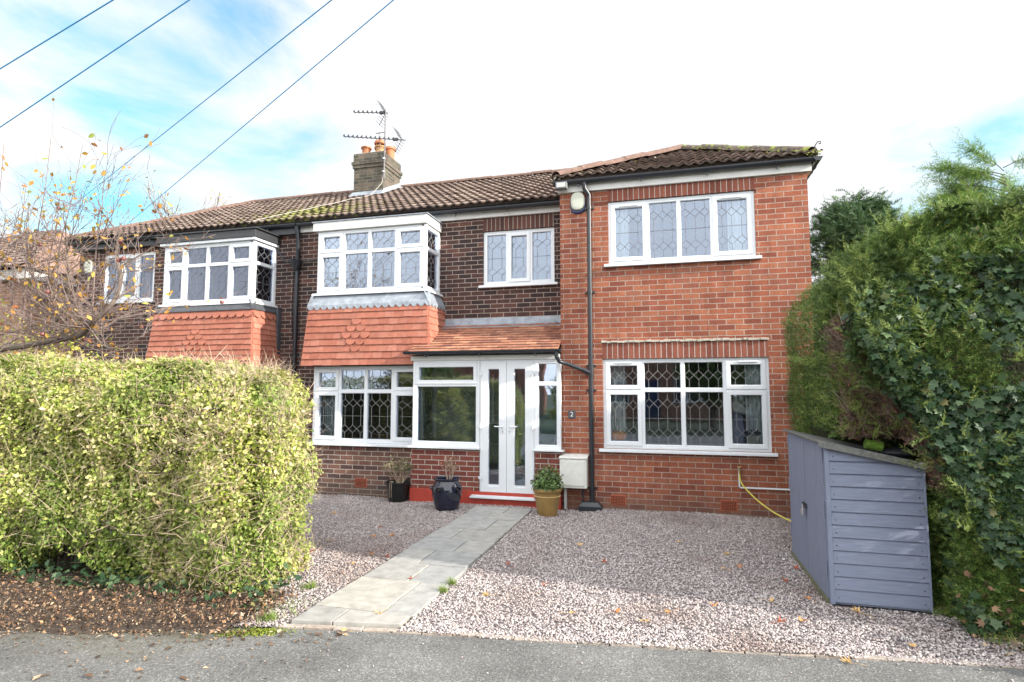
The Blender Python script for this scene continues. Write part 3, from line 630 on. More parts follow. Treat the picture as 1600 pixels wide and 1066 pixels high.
# windows of the extension
uc = [0, .557, .993, 1.443, 2.0]
window(house, (-.80, -.0, 3.475), (1, 0, 0), 2.0, .93, [(uc[0], uc[1], 0, .93, 's'), (uc[1], uc[2], 0, .93, 'f'), (uc[2], uc[3], 0, .93, 'f'), (uc[3], uc[4], 0, .93, 's')], upper=True, inset=.03, came_m=M_CAMED, vents=[(.16, .42, .845), (1.55, 1.83, .845)])
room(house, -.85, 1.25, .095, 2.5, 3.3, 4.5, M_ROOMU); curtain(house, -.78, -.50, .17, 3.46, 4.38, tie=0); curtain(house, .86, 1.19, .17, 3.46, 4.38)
gc = [0, .55, 1.10, 1.657, 2.213]; T_ = .825
cells = []
for i in range(4): cells += [(gc[i], gc[i+1], 0, T_, 's' if i in (0, 3) else 'f'), (gc[i], gc[i+1], T_, 1.27, 's' if i in (0, 3) else 'f')]
window(house, (-.905, 0, .83), (1, 0, 0), 2.213, 1.27, cells, inset=.03, vents=[(.18, .42, 1.20), (1.83, 2.08, 1.20)])
room(house, -1.4, 1.8, .095, 3.4, .6, 2.3, M_ROOM); curtain(house, -.84, -.60, .26, .78, 2.08, k=5); curtain(house, 1.02, 1.26, .19, .78, 2.08, k=5)
s = MB(); s.box(-.90, 1.30, .10, .30, .87, .895); s.build('window_board', M_UPVC, house)
# small window of the main wall
window(house, (-2.945, .7, 3.385), (1, 0, 0), 1.21, .915, [(0, .415, 0, .915, 'f'), (.415, .81, 0, .915, 's'), (.81, 1.21, 0, .915, 'f')], upper=True, inset=.03, came_m=M_CAMED)
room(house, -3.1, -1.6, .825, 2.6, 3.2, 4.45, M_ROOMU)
# the two-storey bay
def bay(parent, x0, x1, z0, W, tops, upper, sides=(1,), cm=None, H=1.06, ts=.68, curt=False):
    cs = [0, .245*W, .49*W, .735*W, W]; cells = []
    for i in range(4):
        k = 's' if i in (0, 3) else 'f'; cells += [(cs[i], cs[i+1], 0, ts, k), (cs[i], cs[i+1], ts, H, k)]
    window(parent, (x0, .1, z0), (1, 0, 0), W, H, cells, upper=upper, came_m=cm, sill_ext=(.06, .045))
    if 1 in sides: window(parent, (x1, .1+.0, z0), (0, 1, 0), .60, H, [(0, .60, 0, ts, 'f'), (0, .60, ts, H, 'f')], upper=upper, came_m=cm, sill_ext=(.045, .0), name='side_window')
    s = MB(); s.box(x1-.035, x1+.007, .093, .145, z0, z0+H); s.build('corner_post', M_UPVC, parent)
    s = MB(); s.box(x0, x0+.03, .14, .7, z0, z0+H); s.build('side_panel', M_UPVC, parent)
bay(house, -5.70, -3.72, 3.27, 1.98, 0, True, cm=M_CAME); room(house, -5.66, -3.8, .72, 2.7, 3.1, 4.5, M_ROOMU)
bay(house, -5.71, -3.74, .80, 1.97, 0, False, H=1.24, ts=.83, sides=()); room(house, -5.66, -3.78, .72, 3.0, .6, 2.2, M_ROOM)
s = MB(); s.box(-5.66, -3.76, .17, .72, 3.22, 3.26); s.box(-5.66, -3.76, .17, .72, 4.30, 4.33); s.box(-5.66, -3.78, .17, .72, .74, .79); s.box(-5.66, -3.78, .17, .72, 2.03, 2.06); s.build('bay_linings', M_ROOM, house)
curtain(house, -5.62, -5.40, .30, .83, 1.98, k=5); curtain(house, -5.58, -5.33, .3, 3.3, 4.28, k=5)
# bay fascia and roof
s = MB(); s.box(-5.77, -3.69, .045, .70, 4.335, 4.475); s.build('bay_fascia', M_FASC, house, bevel=.004)
s = MB(); s.box(-5.79, -3.665, .03, .70, 4.479, 4.497); s.build('bay_roof_lead', M_LEAD, house, bevel=.003)
def skirt(parent, x0, x1, z0, z1, top_scallop, lead_mat, seed, name='hung_tiles', leadscallop=True, cx=None):
    rows = 9 if not top_scallop else 10; fl0, fl1 = .15, .075; zt = z1
    e = (zt-z0)/rows; cxx = (x0+x1)/2-.05 if cx is None else cx
    mb = MB(); Vv = Vector((0, fl0-fl1, zt-z0)); Vn = Vv.normalized(); e2 = Vv.length/rows
    dm = {2: [0], 3: [-.5, .5], 4: [-1, 0, 1], 5: [-.5, .5], 6: [0]}
    ox = x0-fl0
    def sc_(u, j):
        if top_scallop and j == rows-1: return True
        off = dm.get(j)
        if off is None: return False
        k = ((ox+u)-cxx)/.165
        return any(abs(k-o_) < .27 for o_ in off)
    n0 = int((cxx-ox)/.165); al = (cxx-ox)-(n0+.5)*.165
    # align the grid so the medallion tiles sit centrally (row parity alternates by half a tile)
    ox += al-.165 if al > 0 else al
    tp = (fl0-fl1)/Vv.length; lo_ = x0-fl0-ox
    flat_tiles(mb, (ox, .1-fl0, z0), (1, 0, 0), Vn, x1+fl0-ox, rows, e2, th=.016, lo=lo_, inset=(tp, tp), scallop=sc_, seed=seed, tl=e2*1.75)
    Vs = Vector((-(fl0-fl1), 0, zt-z0)).normalized()
    flat_tiles(mb, (x1+fl0, .1-fl0, z0), (0, 1, 0), Vs, .6+fl0, rows, e2, inset=(tp, 0), seed=seed+1, scallop=(lambda u, j: top_scallop and j == rows-1), tl=e2*1.75)
    Vs = Vector(((fl0-fl1), 0, zt-z0)).normalized()
    flat_tiles(mb, (x0-fl0, .7, z0), (0, -1, 0), Vs, .6+fl0, rows, e2, inset=(0, tp), seed=seed+2, tl=e2*1.75)
    mb.build(name, M_CLAY, parent)
    b = MB(); fa, fb = fl0-.012, fl1-.012
    q = [(x0-fa, .1-fa, z0+.01), (x1+fa, .1-fa, z0+.01), (x1+fb, .1-fb, zt+.02), (x0-fb, .1-fb, zt+.02)]; b.quad(*q)
    b.quad((x1+fa, .1-fa, z0+.01), (x1+fa, .7, z0+.01), (x1+fb, .7, zt+.02), (x1+fb, .1-fb, zt+.02)); b.quad((x0-fa, .7, z0+.01), (x0-fa, .1-fa, z0+.01), (x0-fb, .1-fb, zt+.02), (x0-fb, .7, zt+.02))
    b.quad((x0-fa, .1-fa, z0+.01), (x0-fa, .7, z0+.01), (x1+fa, .7, z0+.01), (x1+fa, .1-fa, z0+.01)); b.build('tile_backing', M_BLKFASC, parent)
    # lead apron
    l = MB(); zt2 = z1+.19; zb = z1-.035 if leadscallop else z1+.005; f1 = .022; f2 = fl1+.035
    n = int((x1-x0+2*f2)/.125)*8; 
    def side(O, U, Nn, Lg, flip):
        O = Vector(O); U = Vector(U); Nn = Vector(Nn); n = int(Lg/.0125); pr = None
        for i in range(n+1):
            u = Lg*i/n; sca = (abs(math.sin(math.pi*u/.125)))**.7*.058 if leadscallop else 0
            kx = (u/Lg-.5)*2
            a = O+U*u+Nn*f2; t = O+U*u+Nn*f1
            col = [Vector((t.x, t.y, zt2)), Vector((a.x, a.y, zb+.06))+Nn*-.006, Vector((a.x, a.y, zb+.038-sca))]
            if pr:
                for k in range(2): l.quad(pr[k+1], col[k+1], col[k], pr[k])
                l.quad(pr[2]-Nn*.006, col[2]-Nn*.006, col[2], pr[2])
            pr = col
    side((x0-f2+.01, .1, 0), (1, 0, 0), (0, -1, 0), x1-x0+2*f2-.01, 0); side((x1, .1-f2, 0), (0, 1, 0), (1, 0, 0), .6+f2, 0); side((x0, .7, 0), (0, -1, 0), (-1, 0, 0), .6+f2, 0)
    l.build('lead_apron', lead_mat, parent)
skirt(house, -5.70, -3.72, 2.05, 3.03, False, M_LEAD, 4, cx=-4.87)
# porch
PY = -.1
mb = MB(); wall(mb, -3.83, -2.735, -.12, .775, PY); mb.quad((-3.83, .7, -.12), (-3.83, PY, -.12), (-3.83, PY, .775), (-3.83, .7, .775))
mb.quad((-2.735, PY, -.12), (-2.735, PY+.1, -.12), (-2.735, PY+.1, .775), (-2.735, PY, .775)); mb.build('porch_wall', M_PORCH, house)
mb = MB(); wall(mb, -1.885, EX0, -.12, .775, PY); mb.quad((-1.885, PY, -.12), (-1.885, PY+.1, -.12), (-1.885, PY+.1, .775), (-1.885, PY, .775)); mb.quad((EX0, PY, -.12), (EX0, 0, -.12), (EX0, 0, .775), (EX0, PY, .775)); mb.build('porch_wall', M_PORCH, house)
s = MB(); s.box(-3.845, EX0+.004, PY-.014, PY+.1, -.13, .165); s.box(-3.845, -3.83, PY+.1, .7, -.13, .165)
s.build('painted_plinth', M_RENDER, house, bevel=.004)
s = MB(); s.box(-3.87, -2.72, PY-.055, PY+.12, .775, .80); s.box(-3.86, -2.72, PY-.04, PY+.12, .80, .812); s.build('porch_sill', M_UPVC, house, bevel=.003); s = MB(); s.box(-1.90, EX0+.055, PY-.055, PY+.06, .775, .80); s.build('porch_sill', M_UPVC, house, bevel=.003)
window(house, (-3.815, PY, .812), (1, 0, 0), 1.085, 1.29, [(0, 1.085, 0, .925, 'f'), (0, 1.085, .925, 1.29, 's')], lead=False, sill=False, name='porch_window', glass=M_GLASSP)
window(house, (-1.893, PY, .80), (1, 0, 0), .392, 1.30, [(0, .392, 0, .945, 'f'), (0, .392, .945, 1.30, 'f')], lead=False, sill=False, name='porch_sidelight', glass=M_GLASSP)
window(house, (-3.815, .69, .812), (0, -1, 0), .78, 1.29, [(0, .78, 0, .925, 'f'), (0, .78, .925, 1.29, 'f')], lead=False, sill=False, name='porch_side_window')
# double doors
P = Pl((-2.725, PY, .115), (1, 0, 0)); s = MB(); ring(s, P, 0, .83, 0, 1.985, .018, -.07, 0); fr = s.build('door_frame', M_UPVC, house, bevel=.002)
s = MB(); s.box(-2.86, -1.87, PY-.075, PY+.08, .075, .098); s.box(-2.84, -1.89, PY-.05, PY+.08, .098, .115); s.build('threshold', M_UPVC, house, bevel=.003)
def door(u0, u1, hinge):
    s = MB(); ring(s, P, u0, u1, .02, 1.965, .112, -.05, .012)
    s.obox(P.p(u0+.1, .10, -.05), P.U*(u1-u0-.2), Vector((0, 0, .055)), P.N*.056)
    d = s.build('door_leaf', M_UPVC, house, bevel=.003)
    a, b, c, e = u0+.115, u1-.115, .16, 1.855
    g = MB(); g.quad(P.p(a, c, -.02), P.p(b, c, -.02), P.p(b, e, -.02), P.p(a, e, -.02)); g.quad(P.p(b, c, -.026), P.p(a, c, -.026), P.p(a, e, -.026), P.p(b, e, -.026)); g.build('door_pane', M_GLASSP, d)
    hu = u1-.052 if hinge == 'l' else u0+.052; sgn = -1 if hinge == 'l' else 1
    h = MB(); h.obox(P.p(hu-.014, .90, .012), P.U*.028, Vector((0, 0, .22)), P.N*.009); h.build('handle_plate', M_UPVC, d, bevel=.003)
    h = MB(); h.tube([P.p(hu, 1.00, .02), P.p(hu, 1.00, .055), P.p(hu+sgn*.12, 1.005, .058)], .009, 8); h.build('handle', M_UPVC, d, smooth=True)
    h = MB(); h.tube([P.p(hu, .935, .021), P.p(hu, .935, .024)], .006, 8); h.obox(P.p(hu-.003, .915, .0212), P.U*.006, Vector((0, 0, .02)), P.N*.002); h.build('keyhole', M_DKMET, d)
    for z in (.25, 1.0, 1.78):
        h = MB(); x = u0 if hinge == 'l' else u1; h.tube([P.p(x, z-.045, .022), P.p(x, z+.045, .022)], .011, 8); h.obox(P.p(x-.03, z-.02, .012), P.U*.06, Vector((0, 0, .04)), P.N*.012); h.build('hinge', M_UPVC, d, bevel=.002)
door(.018, .413, 'l'); door(.417, .812, 'r')
s = MB(); s.box(-3.85, EX0-.003, PY-.02, PY+.05, 2.103, 2.175); s.build('porch_fascia', M_FASC, house, bevel=.003)
# porch roof
O = Vector((-3.84, -.235, 2.215)); Vv = Vector((0, .935, .515))
b = MB(); b.quad(O, O+Vector((2.325, 0, 0)), O+Vector((2.325, 0, 0))+Vv, O+Vv); b.quad(O+Vv*.999, O, O+Vector((0, .01, -.03)), O+Vv+Vector((0, 0, -.03))); b.quad(O+Vector((0, .01, -.03)), O+Vector((2.325, .01, -.03)), O+Vector((2.325, .93, -.03)), O+Vector((0, .93, -.03))); b.build('porch_roof_deck', M_BLKFASC, house)
b = MB(); rk = random.Random(2)
flat_tiles(b, O+Vector((0, -.01, 0)), (1, 0, 0), Vv.normalized(), 2.325, 11, .0925, tl=.18, th=.018, seed=31); b.build('porch_roof', M_PTILE, house)
l = MB(); l.quad((-3.70, .685, 2.83), (-3.72, .684, 2.76), (EX0-.002, .684, 2.76), (EX0-.002, .688, 2.84)) ; l.f[-1] = l.f[-1][::-1]
l.quad((-3.74, .685, 2.75), (EX0-.002, .685, 2.75), (EX0-.002, .52, 2.675), (-3.78, .52, 2.675)); l.f[-1] = l.f[-1][::-1]
l = MB(); n = 40
for i in range(n):
    xa, xb = -3.72+(EX0+3.718)*i/n, -3.72+(EX0+3.718)*(i+1)/n; wv = lambda x: .004*math.sin(x*23)+.003*math.sin(x*61)
    l.quad((xa, .52+wv(xa), 2.668), (xb, .52+wv(xb), 2.668), (xb, .672, 2.742+wv(xb)), (xa, .672, 2.742+wv(xa))); l.quad((xa, .672, 2.742+wv(xa)), (xb, .672, 2.742+wv(xb)), (xb, .682, 2.84), (xa, .682, 2.84))
l.box(EX0-.03, EX0-.002, -.24, .6, 2.24, 2.26) if False else None
l.build('porch_lead_flashing', M_LEAD, house)
s = MB(); gutter(s, (-3.90, -.265, 2.235), (EX0+.05, -.265, 2.235), r=.042, brk=.85); s.build('porch_gutter', M_BLACK, house)
# porch interior
s = MB(); s.box(-3.80, EX0-.005, PY+.08, .695, .02, .04); s.build('porch_floor', mat('porch_floor_tile', (.20, .17, .15), .6, noise=.2), house)
s = MB(); s.quad((-3.79, .694, .04), (-2.46, .694, .04), (-2.46, .694, 2.2), (-3.79, .694, 2.2)); s.quad((-3.8, .69, 2.19), (EX0, .69, 2.19), (EX0, 0, 2.19), (-3.8, 0, 2.19)); s.build('porch_inner_wall', mat('porch_paint', (.27, .32, .29), .8, noise=.06), house)
s = MB(); s.box(-2.40, -1.62, .705, .74, .10, 2.07)
for (a, b_, c, d) in ((-2.30, -2.06, .25, .85), (-1.96, -1.72, .25, .85), (-2.30, -2.06, 1.0, 1.75), (-1.96, -1.72, 1.0, 1.75)): ring(s, Pl((0, .705, 0), (1, 0, 0)), a, b_, c, d, .025, 0, .012)
s.build('inner_front_door', mat('green_door_paint', (.03, .20, .15), .35), house, bevel=.003)
s = MB(); ring(s, Pl((-2.46, .695, .04), (1, 0, 0)), 0, .90, 0, 2.12, .06, 0, .02); s.build('inner_door_frame', M_UPVC, house)
s = MB(); s.box(-2.95, -2.55, .66, .69, 1.10, 1.13); s.box(-2.78, -2.74, .67, .69, 1.13, 1.9); s.build('inner_window', M_UPVC, house)
curtain(house, -1.72, -1.56, .35, .85, 1.75, tie=-1, k=3)

# gutters, fascias, pipes
s = MB(); s.box(EX0-.02, EX1+.05, -.045, .02, 4.585, 4.715); s.box(EX1+.0, EX1+.05, .02, 6.8, 4.585, 4.715); s.build('extension_fascia', M_FASC, house, bevel=.003)
s = MB(); gutter(s, (EX0-.07, -.105, 4.735), (EX1+.13, -.105, 4.735)); gutter(s, (EX1+.11, -.16, 4.735), (EX1+.11, 6.5, 4.735)); s.build('extension_gutter', M_BLACK, house)
s = MB(); s.box(-6.46, EX0-.02, .655, .70, 4.53, 4.655); s.build('main_fascia', M_FASC, house, bevel=.003)
s = MB(); gutter(s, (-6.46, .565, 4.665), (EX0-.03, .565, 4.665)); s.build('main_gutter', M_BLACK, house)
s = MB(); px = -1.07
s.tube([(px-.055, -.105, 4.69), (px-.055, -.105, 4.60), (px, -.055, 4.52), (px, -.05, 4.44)], .034, 12); s.tube([(px, -.05, 4.45), (px, -.05, .06)], .032, 14)
for z in (4.30, 3.05, 1.98, 1.63, .25): s.tube([(px, -.05, z), (px, -.05, z+.05)], .039, 14); s.box(px-.07, px+.07, -.03, -.001, z+.01, z+.035)
s.tube([(px, -.05, 1.86), (px, -.05, 2.0)], .041, 14)
s.tube([(-1.53, -.265, 2.20), (-1.53, -.265, 2.13), (-1.50, -.18, 2.06), (-1.40, -.12, 2.03), (px, -.06, 1.90)], .030, 12); s.tube([(-1.18, -.078, 1.945), (px-.01, -.06, 1.90)], .036, 12)
s.build('drainpipe', M_DKMET if False else M_BLACK, house, smooth=True)
s = MB(); s.tube([(-1.53, -.265, 2.15), (-1.515, -.20, 2.09)], .033, 12); s.build('pipe_joint', M_ALU, house, smooth=True)
s = MB(); q = [(-1.25, -.16), (-.93, -.16), (-.93, -.005), (-1.25, -.005)]; t = [(-1.20, -.12), (-.98, -.12), (-.98, -.02), (-1.20, -.02)]
s.quad(*[(x, y, .09) for x, y in t]); 
for k in range(4): a, b_ = q[k], q[(k+1) % 4]; c, d = t[(k+1) % 4], t[k]; s.quad((*a, .035), (*b_, .035), (*c, .09), (*d, .09)); s.quad((*a, -.02), (*b_, -.02), (*b_, .035), (*a, .035))
s.build('drain_cover', M_BLACK, house, bevel=.004)
# party drainpipe with hopper (between the two bays)
s = MB(); dx = -6.47
s.tube([(dx, .565, 4.62), (dx, .58, 4.5), (dx-.02, .64, 4.40), (dx-.02, .64, 3.80)], .036, 12); s.tube([(dx-.02, .64, 3.85), (dx-.02, .64, .0)], .036, 12)
s.lathe([(.04, -.16), (.075, -.08), (.10, 0), (.11, .02), (.09, .02), (.03, -.05)], (dx-.02, .60, 3.98), 16)
s.tube([(dx+.02, .62, 3.98), (dx+.35, .66, 4.0), (dx+.72, .67, 4.12)], .012, 6); s.tube([(dx-.06, .62, 3.98), (dx-.30, .66, 4.0), (dx-.55, .67, 4.35)], .012, 6)
for z in (3.2, 2.4, 1.6): s.tube([(dx-.02, .64, z), (dx-.02, .64, z+.05)], .044, 12)
s.tube([(dx-.12, .69, 3.9), (dx-.14, .69, 3.2), (dx-.11, .69, 2.6)], .006, 5)
s.build('party_drainpipe', M_BLACK, house, smooth=True)
# air bricks
M_AIR = mat('air_brick', (.36, .09, .045), .85, noise=.15, nscale=20)
def airbrick(x, z, y, parent):
    s = MB(); s.box(x, x+.215, y-.006, y+.03, z, z+.14); ho = MB()
    a = s.build('air_brick', M_AIR, parent, bevel=.002)
    for i in range(9):
        for j in range(6):
            ho.box(x+.012+i*.0215, x+.026+i*.0215, y-.0085, y-.003, z+.012+j*.0205, z+.024+j*.0205)
    ho.build('air_holes', mat('air_hole_dark', (.015, .012, .01), 1) if 'air_hole_dark' not in bpy.data.materials else bpy.data.materials['air_hole_dark'], a)
airbrick(-.82, .045, 0, house); airbrick(.64, .045, 0, house); airbrick(-4.90, .10, .1, house)

# roofs
RY, RZ = 3.8, 6.37; eY, eZ = .50, 4.70
Vm = Vector((0, RY-eY, RZ-eZ)); sl = Vm.length; RLX, RRX = -10.05, -1.2
def roof_deck(mb, pts): mb.quad(*pts)
mb = MB(); xoff = -6.47
roof_slope(mb, (-6.47, eY, eZ), (1, 0, 0), Vm, 5.0, 13, sl/13, lambda u, v: True, seed=2); 
b = MB(); b.quad((-6.47, eY+.02, eZ-.02), (-1.3, eY+.02, eZ-.02), (-1.3, RY, RZ-.03), (-6.47, RY, RZ-.03)); b.quad((-1.3, RY+4, eZ-.6), (-6.47, RY+4, eZ-.6), (-6.47, RY, RZ-.03), (-1.3, RY, RZ-.03))
b.build('roof_underlay', M_BLKFASC, house)
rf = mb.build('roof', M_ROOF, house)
mb = MB(); ridge(mb, (-6.0, RY, RZ+.02), (-1.0, RY, RZ+.02)); mb.build('ridge_tiles', M_RIDGE, rf)
# extension roof: hipped to the front
AX, AY, AZ = .30, 1.5, 5.64; e0 = Vector((EX0-.09, -.12, 4.765)); lenU = EX1+.12-e0.x; Vx = Vector((0, AY-e0.y, AZ-e0.z)); sx_ = Vx.length
au = AX-e0.x
mb = MB(); roof_slope(mb, e0, (1, 0, 0), Vx, lenU, 7, sx_/7, lambda u, v: (u/au if u < au else (lenU-u)/(lenU-au)) > (v-.12)/sx_, seed=5)
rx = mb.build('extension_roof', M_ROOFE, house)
b = MB(); cR = Vector((e0.x+lenU, e0.y, e0.z-.02)); cL = Vector((e0.x, e0.y, e0.z-.02)); ap = Vector((AX, AY, AZ-.02)); bk = Vector((AX, 7, AZ-.02))
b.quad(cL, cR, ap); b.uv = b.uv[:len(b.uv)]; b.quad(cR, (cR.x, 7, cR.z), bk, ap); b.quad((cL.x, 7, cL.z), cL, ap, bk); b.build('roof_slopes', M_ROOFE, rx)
s = MB(); s.box(cL.x+.04, cL.x+.30, -.02, .6, 4.66, 4.74); s.build('soffit', M_BLKFASC, rx)
mb = MB(); ridge(mb, cL+Vector((.05, .03, .07)), ap+Vector((0, 0, .07)), r=.12, seed=8); ridge(mb, ap+Vector((0, 0, .075)), bk+Vector((0, 0, .07)), r=.12); mb.build('hip_tiles', M_RIDGE, rx)
mb = MB(); ridge(mb, cR+Vector((-.06, .04, .06)), ap+Vector((0, 0, .07)), r=.12, seed=9); mb.build('mossy_hip_tiles', M_RIDGEM, rx)
mb = MB(); hx = cR+Vector((-.05, .02, .10)); mb.tube([hx, hx+Vector((.02, -.02, .06)), hx+Vector((.05, -.02, .10)), hx+Vector((.085, -.02, .10)), hx+Vector((.085, -.02, .075)), hx+Vector((.06, -.02, .07))], .008, 6); mb.build('hip_iron', M_DKMET, rx, smooth=True)
# clumps of mortar and moss beside the hip tiles
V, F = scatter(np.array([(0, 0, 0), (1, .1, .3), (.2, 1, .25), (-.8, .2, .3), (-.1, -.9, .3), (0, 0, .8)]), np.array([(1, 2, 5), (2, 3, 5), (3, 4, 5), (4, 1, 5)]),
    np.array([Vector(cL+(ap-cL)*t_+Vector((rnd.uniform(-.05, .25)*(1-t_*.6), rnd.uniform(-.02, .05), rnd.uniform(.0, .05)))) for t_ in np.linspace(.0, .75, 160)]), np.tile([0, -.3, 1.], (160, 1))+rs.normal(size=(160, 3))*.3, rs.normal(size=(160, 3)), .012+.025*rs.rand(160))
nmesh('hip_mortar', V, F, island('mortar_and_moss', [(0, (.30, .26, .20)), (.6, (.38, .34, .27)), (.7, (.20, .21, .06)), (1, (.26, .26, .08))], .95), rx)
V, F = scatter(np.array([(0, 0, 0), (1, .1, .3), (.2, 1, .25), (-.8, .2, .3), (-.1, -.9, .3), (0, 0, .8)]), np.array([(1, 2, 5), (2, 3, 5), (3, 4, 5), (4, 1, 5)]),
    np.array([Vector(cR+(ap-cR)*t_+Vector((rnd.uniform(-.12, .05), rnd.uniform(-.08, .02), rnd.uniform(-.01, .06)))) for t_ in rs.rand(260)**1.6*.98]), np.tile([0, -.3, 1.], (260, 1))+rs.normal(size=(260, 3))*.3, rs.normal(size=(260, 3)), .012+.022*rs.rand(260))
nmesh('hip_moss', V, F, island('moss', [(0, (.12, .13, .03)), (.5, (.22, .23, .05)), (1, (.16, .15, .08))], .95), rx)
# chimney
cx0, cx1, cy0, cy1 = -6.80, -6.06, 3.02, 3.85
s = MB(); s.box(cx0, cx1, cy0, cy1, 5.6, 6.66); s.box(cx0-.025, cx1+.025, cy0-.025, cy1+.025, 6.66, 6.735); s.box(cx0-.045, cx1+.045, cy0-.045, cy1+.045, 6.737, 6.81); s.box(cx0-.012, cx1+.012, cy0-.012, cy1+.012, 6.812, 7.0)
s.uv = [(u+.03, v) for u, v in s.uv]; ch = s.build('chimney', M_CHIM, house, bevel=.006)
s = MB(); s.box(cx0+.03, cx1-.03, cy0+.03, cy1-.03, 7.0, 7.03); s.build('chimney_flaunching', M_MORTAR, ch, bevel=.015)
def pot(x, y, z, r, h, m, cap=False):
    s = MB(); pr = [(r*.86, 0), (r*.86, .03), (r*.8, .05), (r*.84, h*.6), (r*.9, h*.8), (r*1.08, h*.82), (r*1.12, h*.9), (r*1.08, h), (r*.85, h), (r*.75, h-.05), (r*.7, .1)]
    s.lathe(pr, (x, y, z), 20)
    if cap:
        s.lathe([(r*.95, h+.05), (r*1.15, h+.07), (r*1.1, h+.12), (r*.5, h+.18), (0.001, h+.19)], (x, y, z), 20)
        for k in range(6): t = k*1.047; s.obox((x+r*.8*math.cos(t)-.012, y+r*.8*math.sin(t)-.012, z+h-.01), (.024, 0, 0), (0, .024, 0), (0, 0, .07))
    s.build('chimney_pot', m, ch, smooth=True)
pot(cx0+.20, 3.2, 7.02, .11, .19, M_POT); pot(cx0+.36, 3.55, 7.02, .12, .33, M_POT, cap=True); pot(cx0+.52, 3.25, 7.02, .11, .20, M_POTL); pot(cx0+.60, 3.6, 7.02, .12, .30, M_POT)
l = MB(); zf = lambda y: eZ+(y-eY)*(RZ-eZ)/(RY-eY)
l.quad((cx0-.05, cy0-.15, zf(cy0-.15)+.07), (cx1+.05, cy0-.15, zf(cy0-.15)+.07), (cx1+.012, cy0-.012, zf(cy0)+.13), (cx0-.012, cy0-.012, zf(cy0)+.13))
l.quad((cx1+.012, cy0-.012, zf(cy0)+.13), (cx1+.05, cy0-.15, zf(cy0-.15)+.07), (cx1+.13, cy1-.1, zf(cy1-.1)+.08), (cx1+.012, cy1-.1, zf(cy1-.1)+.16))
l.quad((cx1+.012, cy0-.012, zf(cy0)+.0), (cx1+.012, cy1, zf(cy1)+.0), (cx1+.012, cy1, zf(cy1)+.16), (cx1+.012, cy0-.012, zf(cy0)+.16)); l.build('chimney_lead', M_LEAD, ch)
s = MB(); pts = [(cx1+.01, cy0+.05, 7.05), (cx1+.02, cy0-.01, 6.6), (cx1+.0, cy0-.05, 6.25)]
for k in range(1, 14):
    y = cy0-.1-k*.19; pts.append((cx1-.05-k*.10+.03*math.sin(k*1.7), y, zf(y)+.075+.006*math.sin(k*2.3)))
s.tube(pts, .007, 6); s.build('aerial_cable', mat('grey_cable', (.33, .31, .28), .6), ch, smooth=True)

# ================================================================== NEIGHBOURING HOUSES
nb = thing('adjoining_house', 'dark brick adjoining house with black fascia and tile-hung bay behind the privet hedge', 'house', (-9.2, .7, 0))
hn = (-11.10, -9.80, 3.42, 4.40)
mb = MB(); wall(mb, -11.75, -6.47, -.12, 4.66, .7, [hn, (-11.10, -9.80, 4.40, 4.60), (-8.85, -7.05, 3.3, 4.3)], reveal=.12); mb.quad((-11.75, 8, -.12), (-11.75, .7, -.12), (-11.75, .7, 4.66), (-11.75, 8, 4.66)); mb.build('wall', M_MAIN, nb)
house_bak = house; house = nb
soldier(-11.10, -9.80, 4.40, 4.60, .7, M_SOLD2)
window(nb, (-11.10, .7, 3.42), (1, 0, 0), 1.30, .98, [(0, .45, 0, .98, 'f'), (.45, .87, 0, .98, 's'), (.87, 1.30, 0, .98, 'f')], upper=True, inset=.02, came_m=M_CAMED)
room(nb, -11.3, -9.7, .825, 2.6, 3.2, 4.5, M_ROOMU); room(nb, -8.95, -7.0, .72, 2.7, 3.1, 4.45, M_ROOMU)
bay(nb, -8.93, -6.98, 3.20, 1.95, 0, True, cm=M_CAMED, H=1.08, ts=.70)
s = MB(); s.box(-8.9, -7.0, .17, .72, 3.16, 3.2); s.box(-8.9, -7.0, .17, .72, 4.26, 4.29); s.build('bay_linings', M_ROOMU, nb)
s = MB(); s.box(-8.99, -6.93, .04, .70, 4.285, 4.33); s.build('bay_top_trim', M_UPVC, nb, bevel=.003)
s = MB(); s.box(-9.03, -6.90, .02, .70, 4.332, 4.465); s.box(-9.06, -6.86, -.01, .70, 4.467, 4.49); s.build('bay_fascia', M_BLKFASC, nb, bevel=.004)
skirt(nb, -8.93, -6.98, 2.06, 3.0, True, M_LEADD, 14, leadscallop=False, cx=-8.05)
s = MB(); s.box(-6.90, -6.83, .60, .695, 2.05, 3.15); s.build('lead_soaker', M_LEADD, nb, bevel=.004)
s = MB(); s.box(-9.0, -6.90, .02, .7, 1.98, 2.045); s.build('bay_head', M_FASC, nb)
mb = MB(); wall(mb, -8.93, -6.98, -.12, 2.0, .12); mb.quad((-6.98, .12, -.12), (-6.98, .7, -.12), (-6.98, .7, 2.0), (-6.98, .12, 2.0)); mb.build('bay_wall', M_BASE, nb)
s = MB(); s.box(-11.85, -6.46, .60, .70, 4.50, 4.66); s.box(-11.85, -11.75, .70, 7, 4.50, 4.66); s.build('eaves_fascia', M_BLKFASC, nb)
s = MB(); gutter(s, (-11.95, .55, 4.665), (-6.48, .55, 4.665)); s.build('eaves_gutter', M_BLACK, nb)
mb = MB(); o = Vector((-11.95, eY, eZ)); lu = -6.47-o.x
roof_slope(mb, o, (1, 0, 0), Vm, lu, 13, sl/13, lambda u, v: u > (v-.1)/sl*(RLX-o.x), seed=12)
nr = mb.build('roof', M_ROOF, nb)
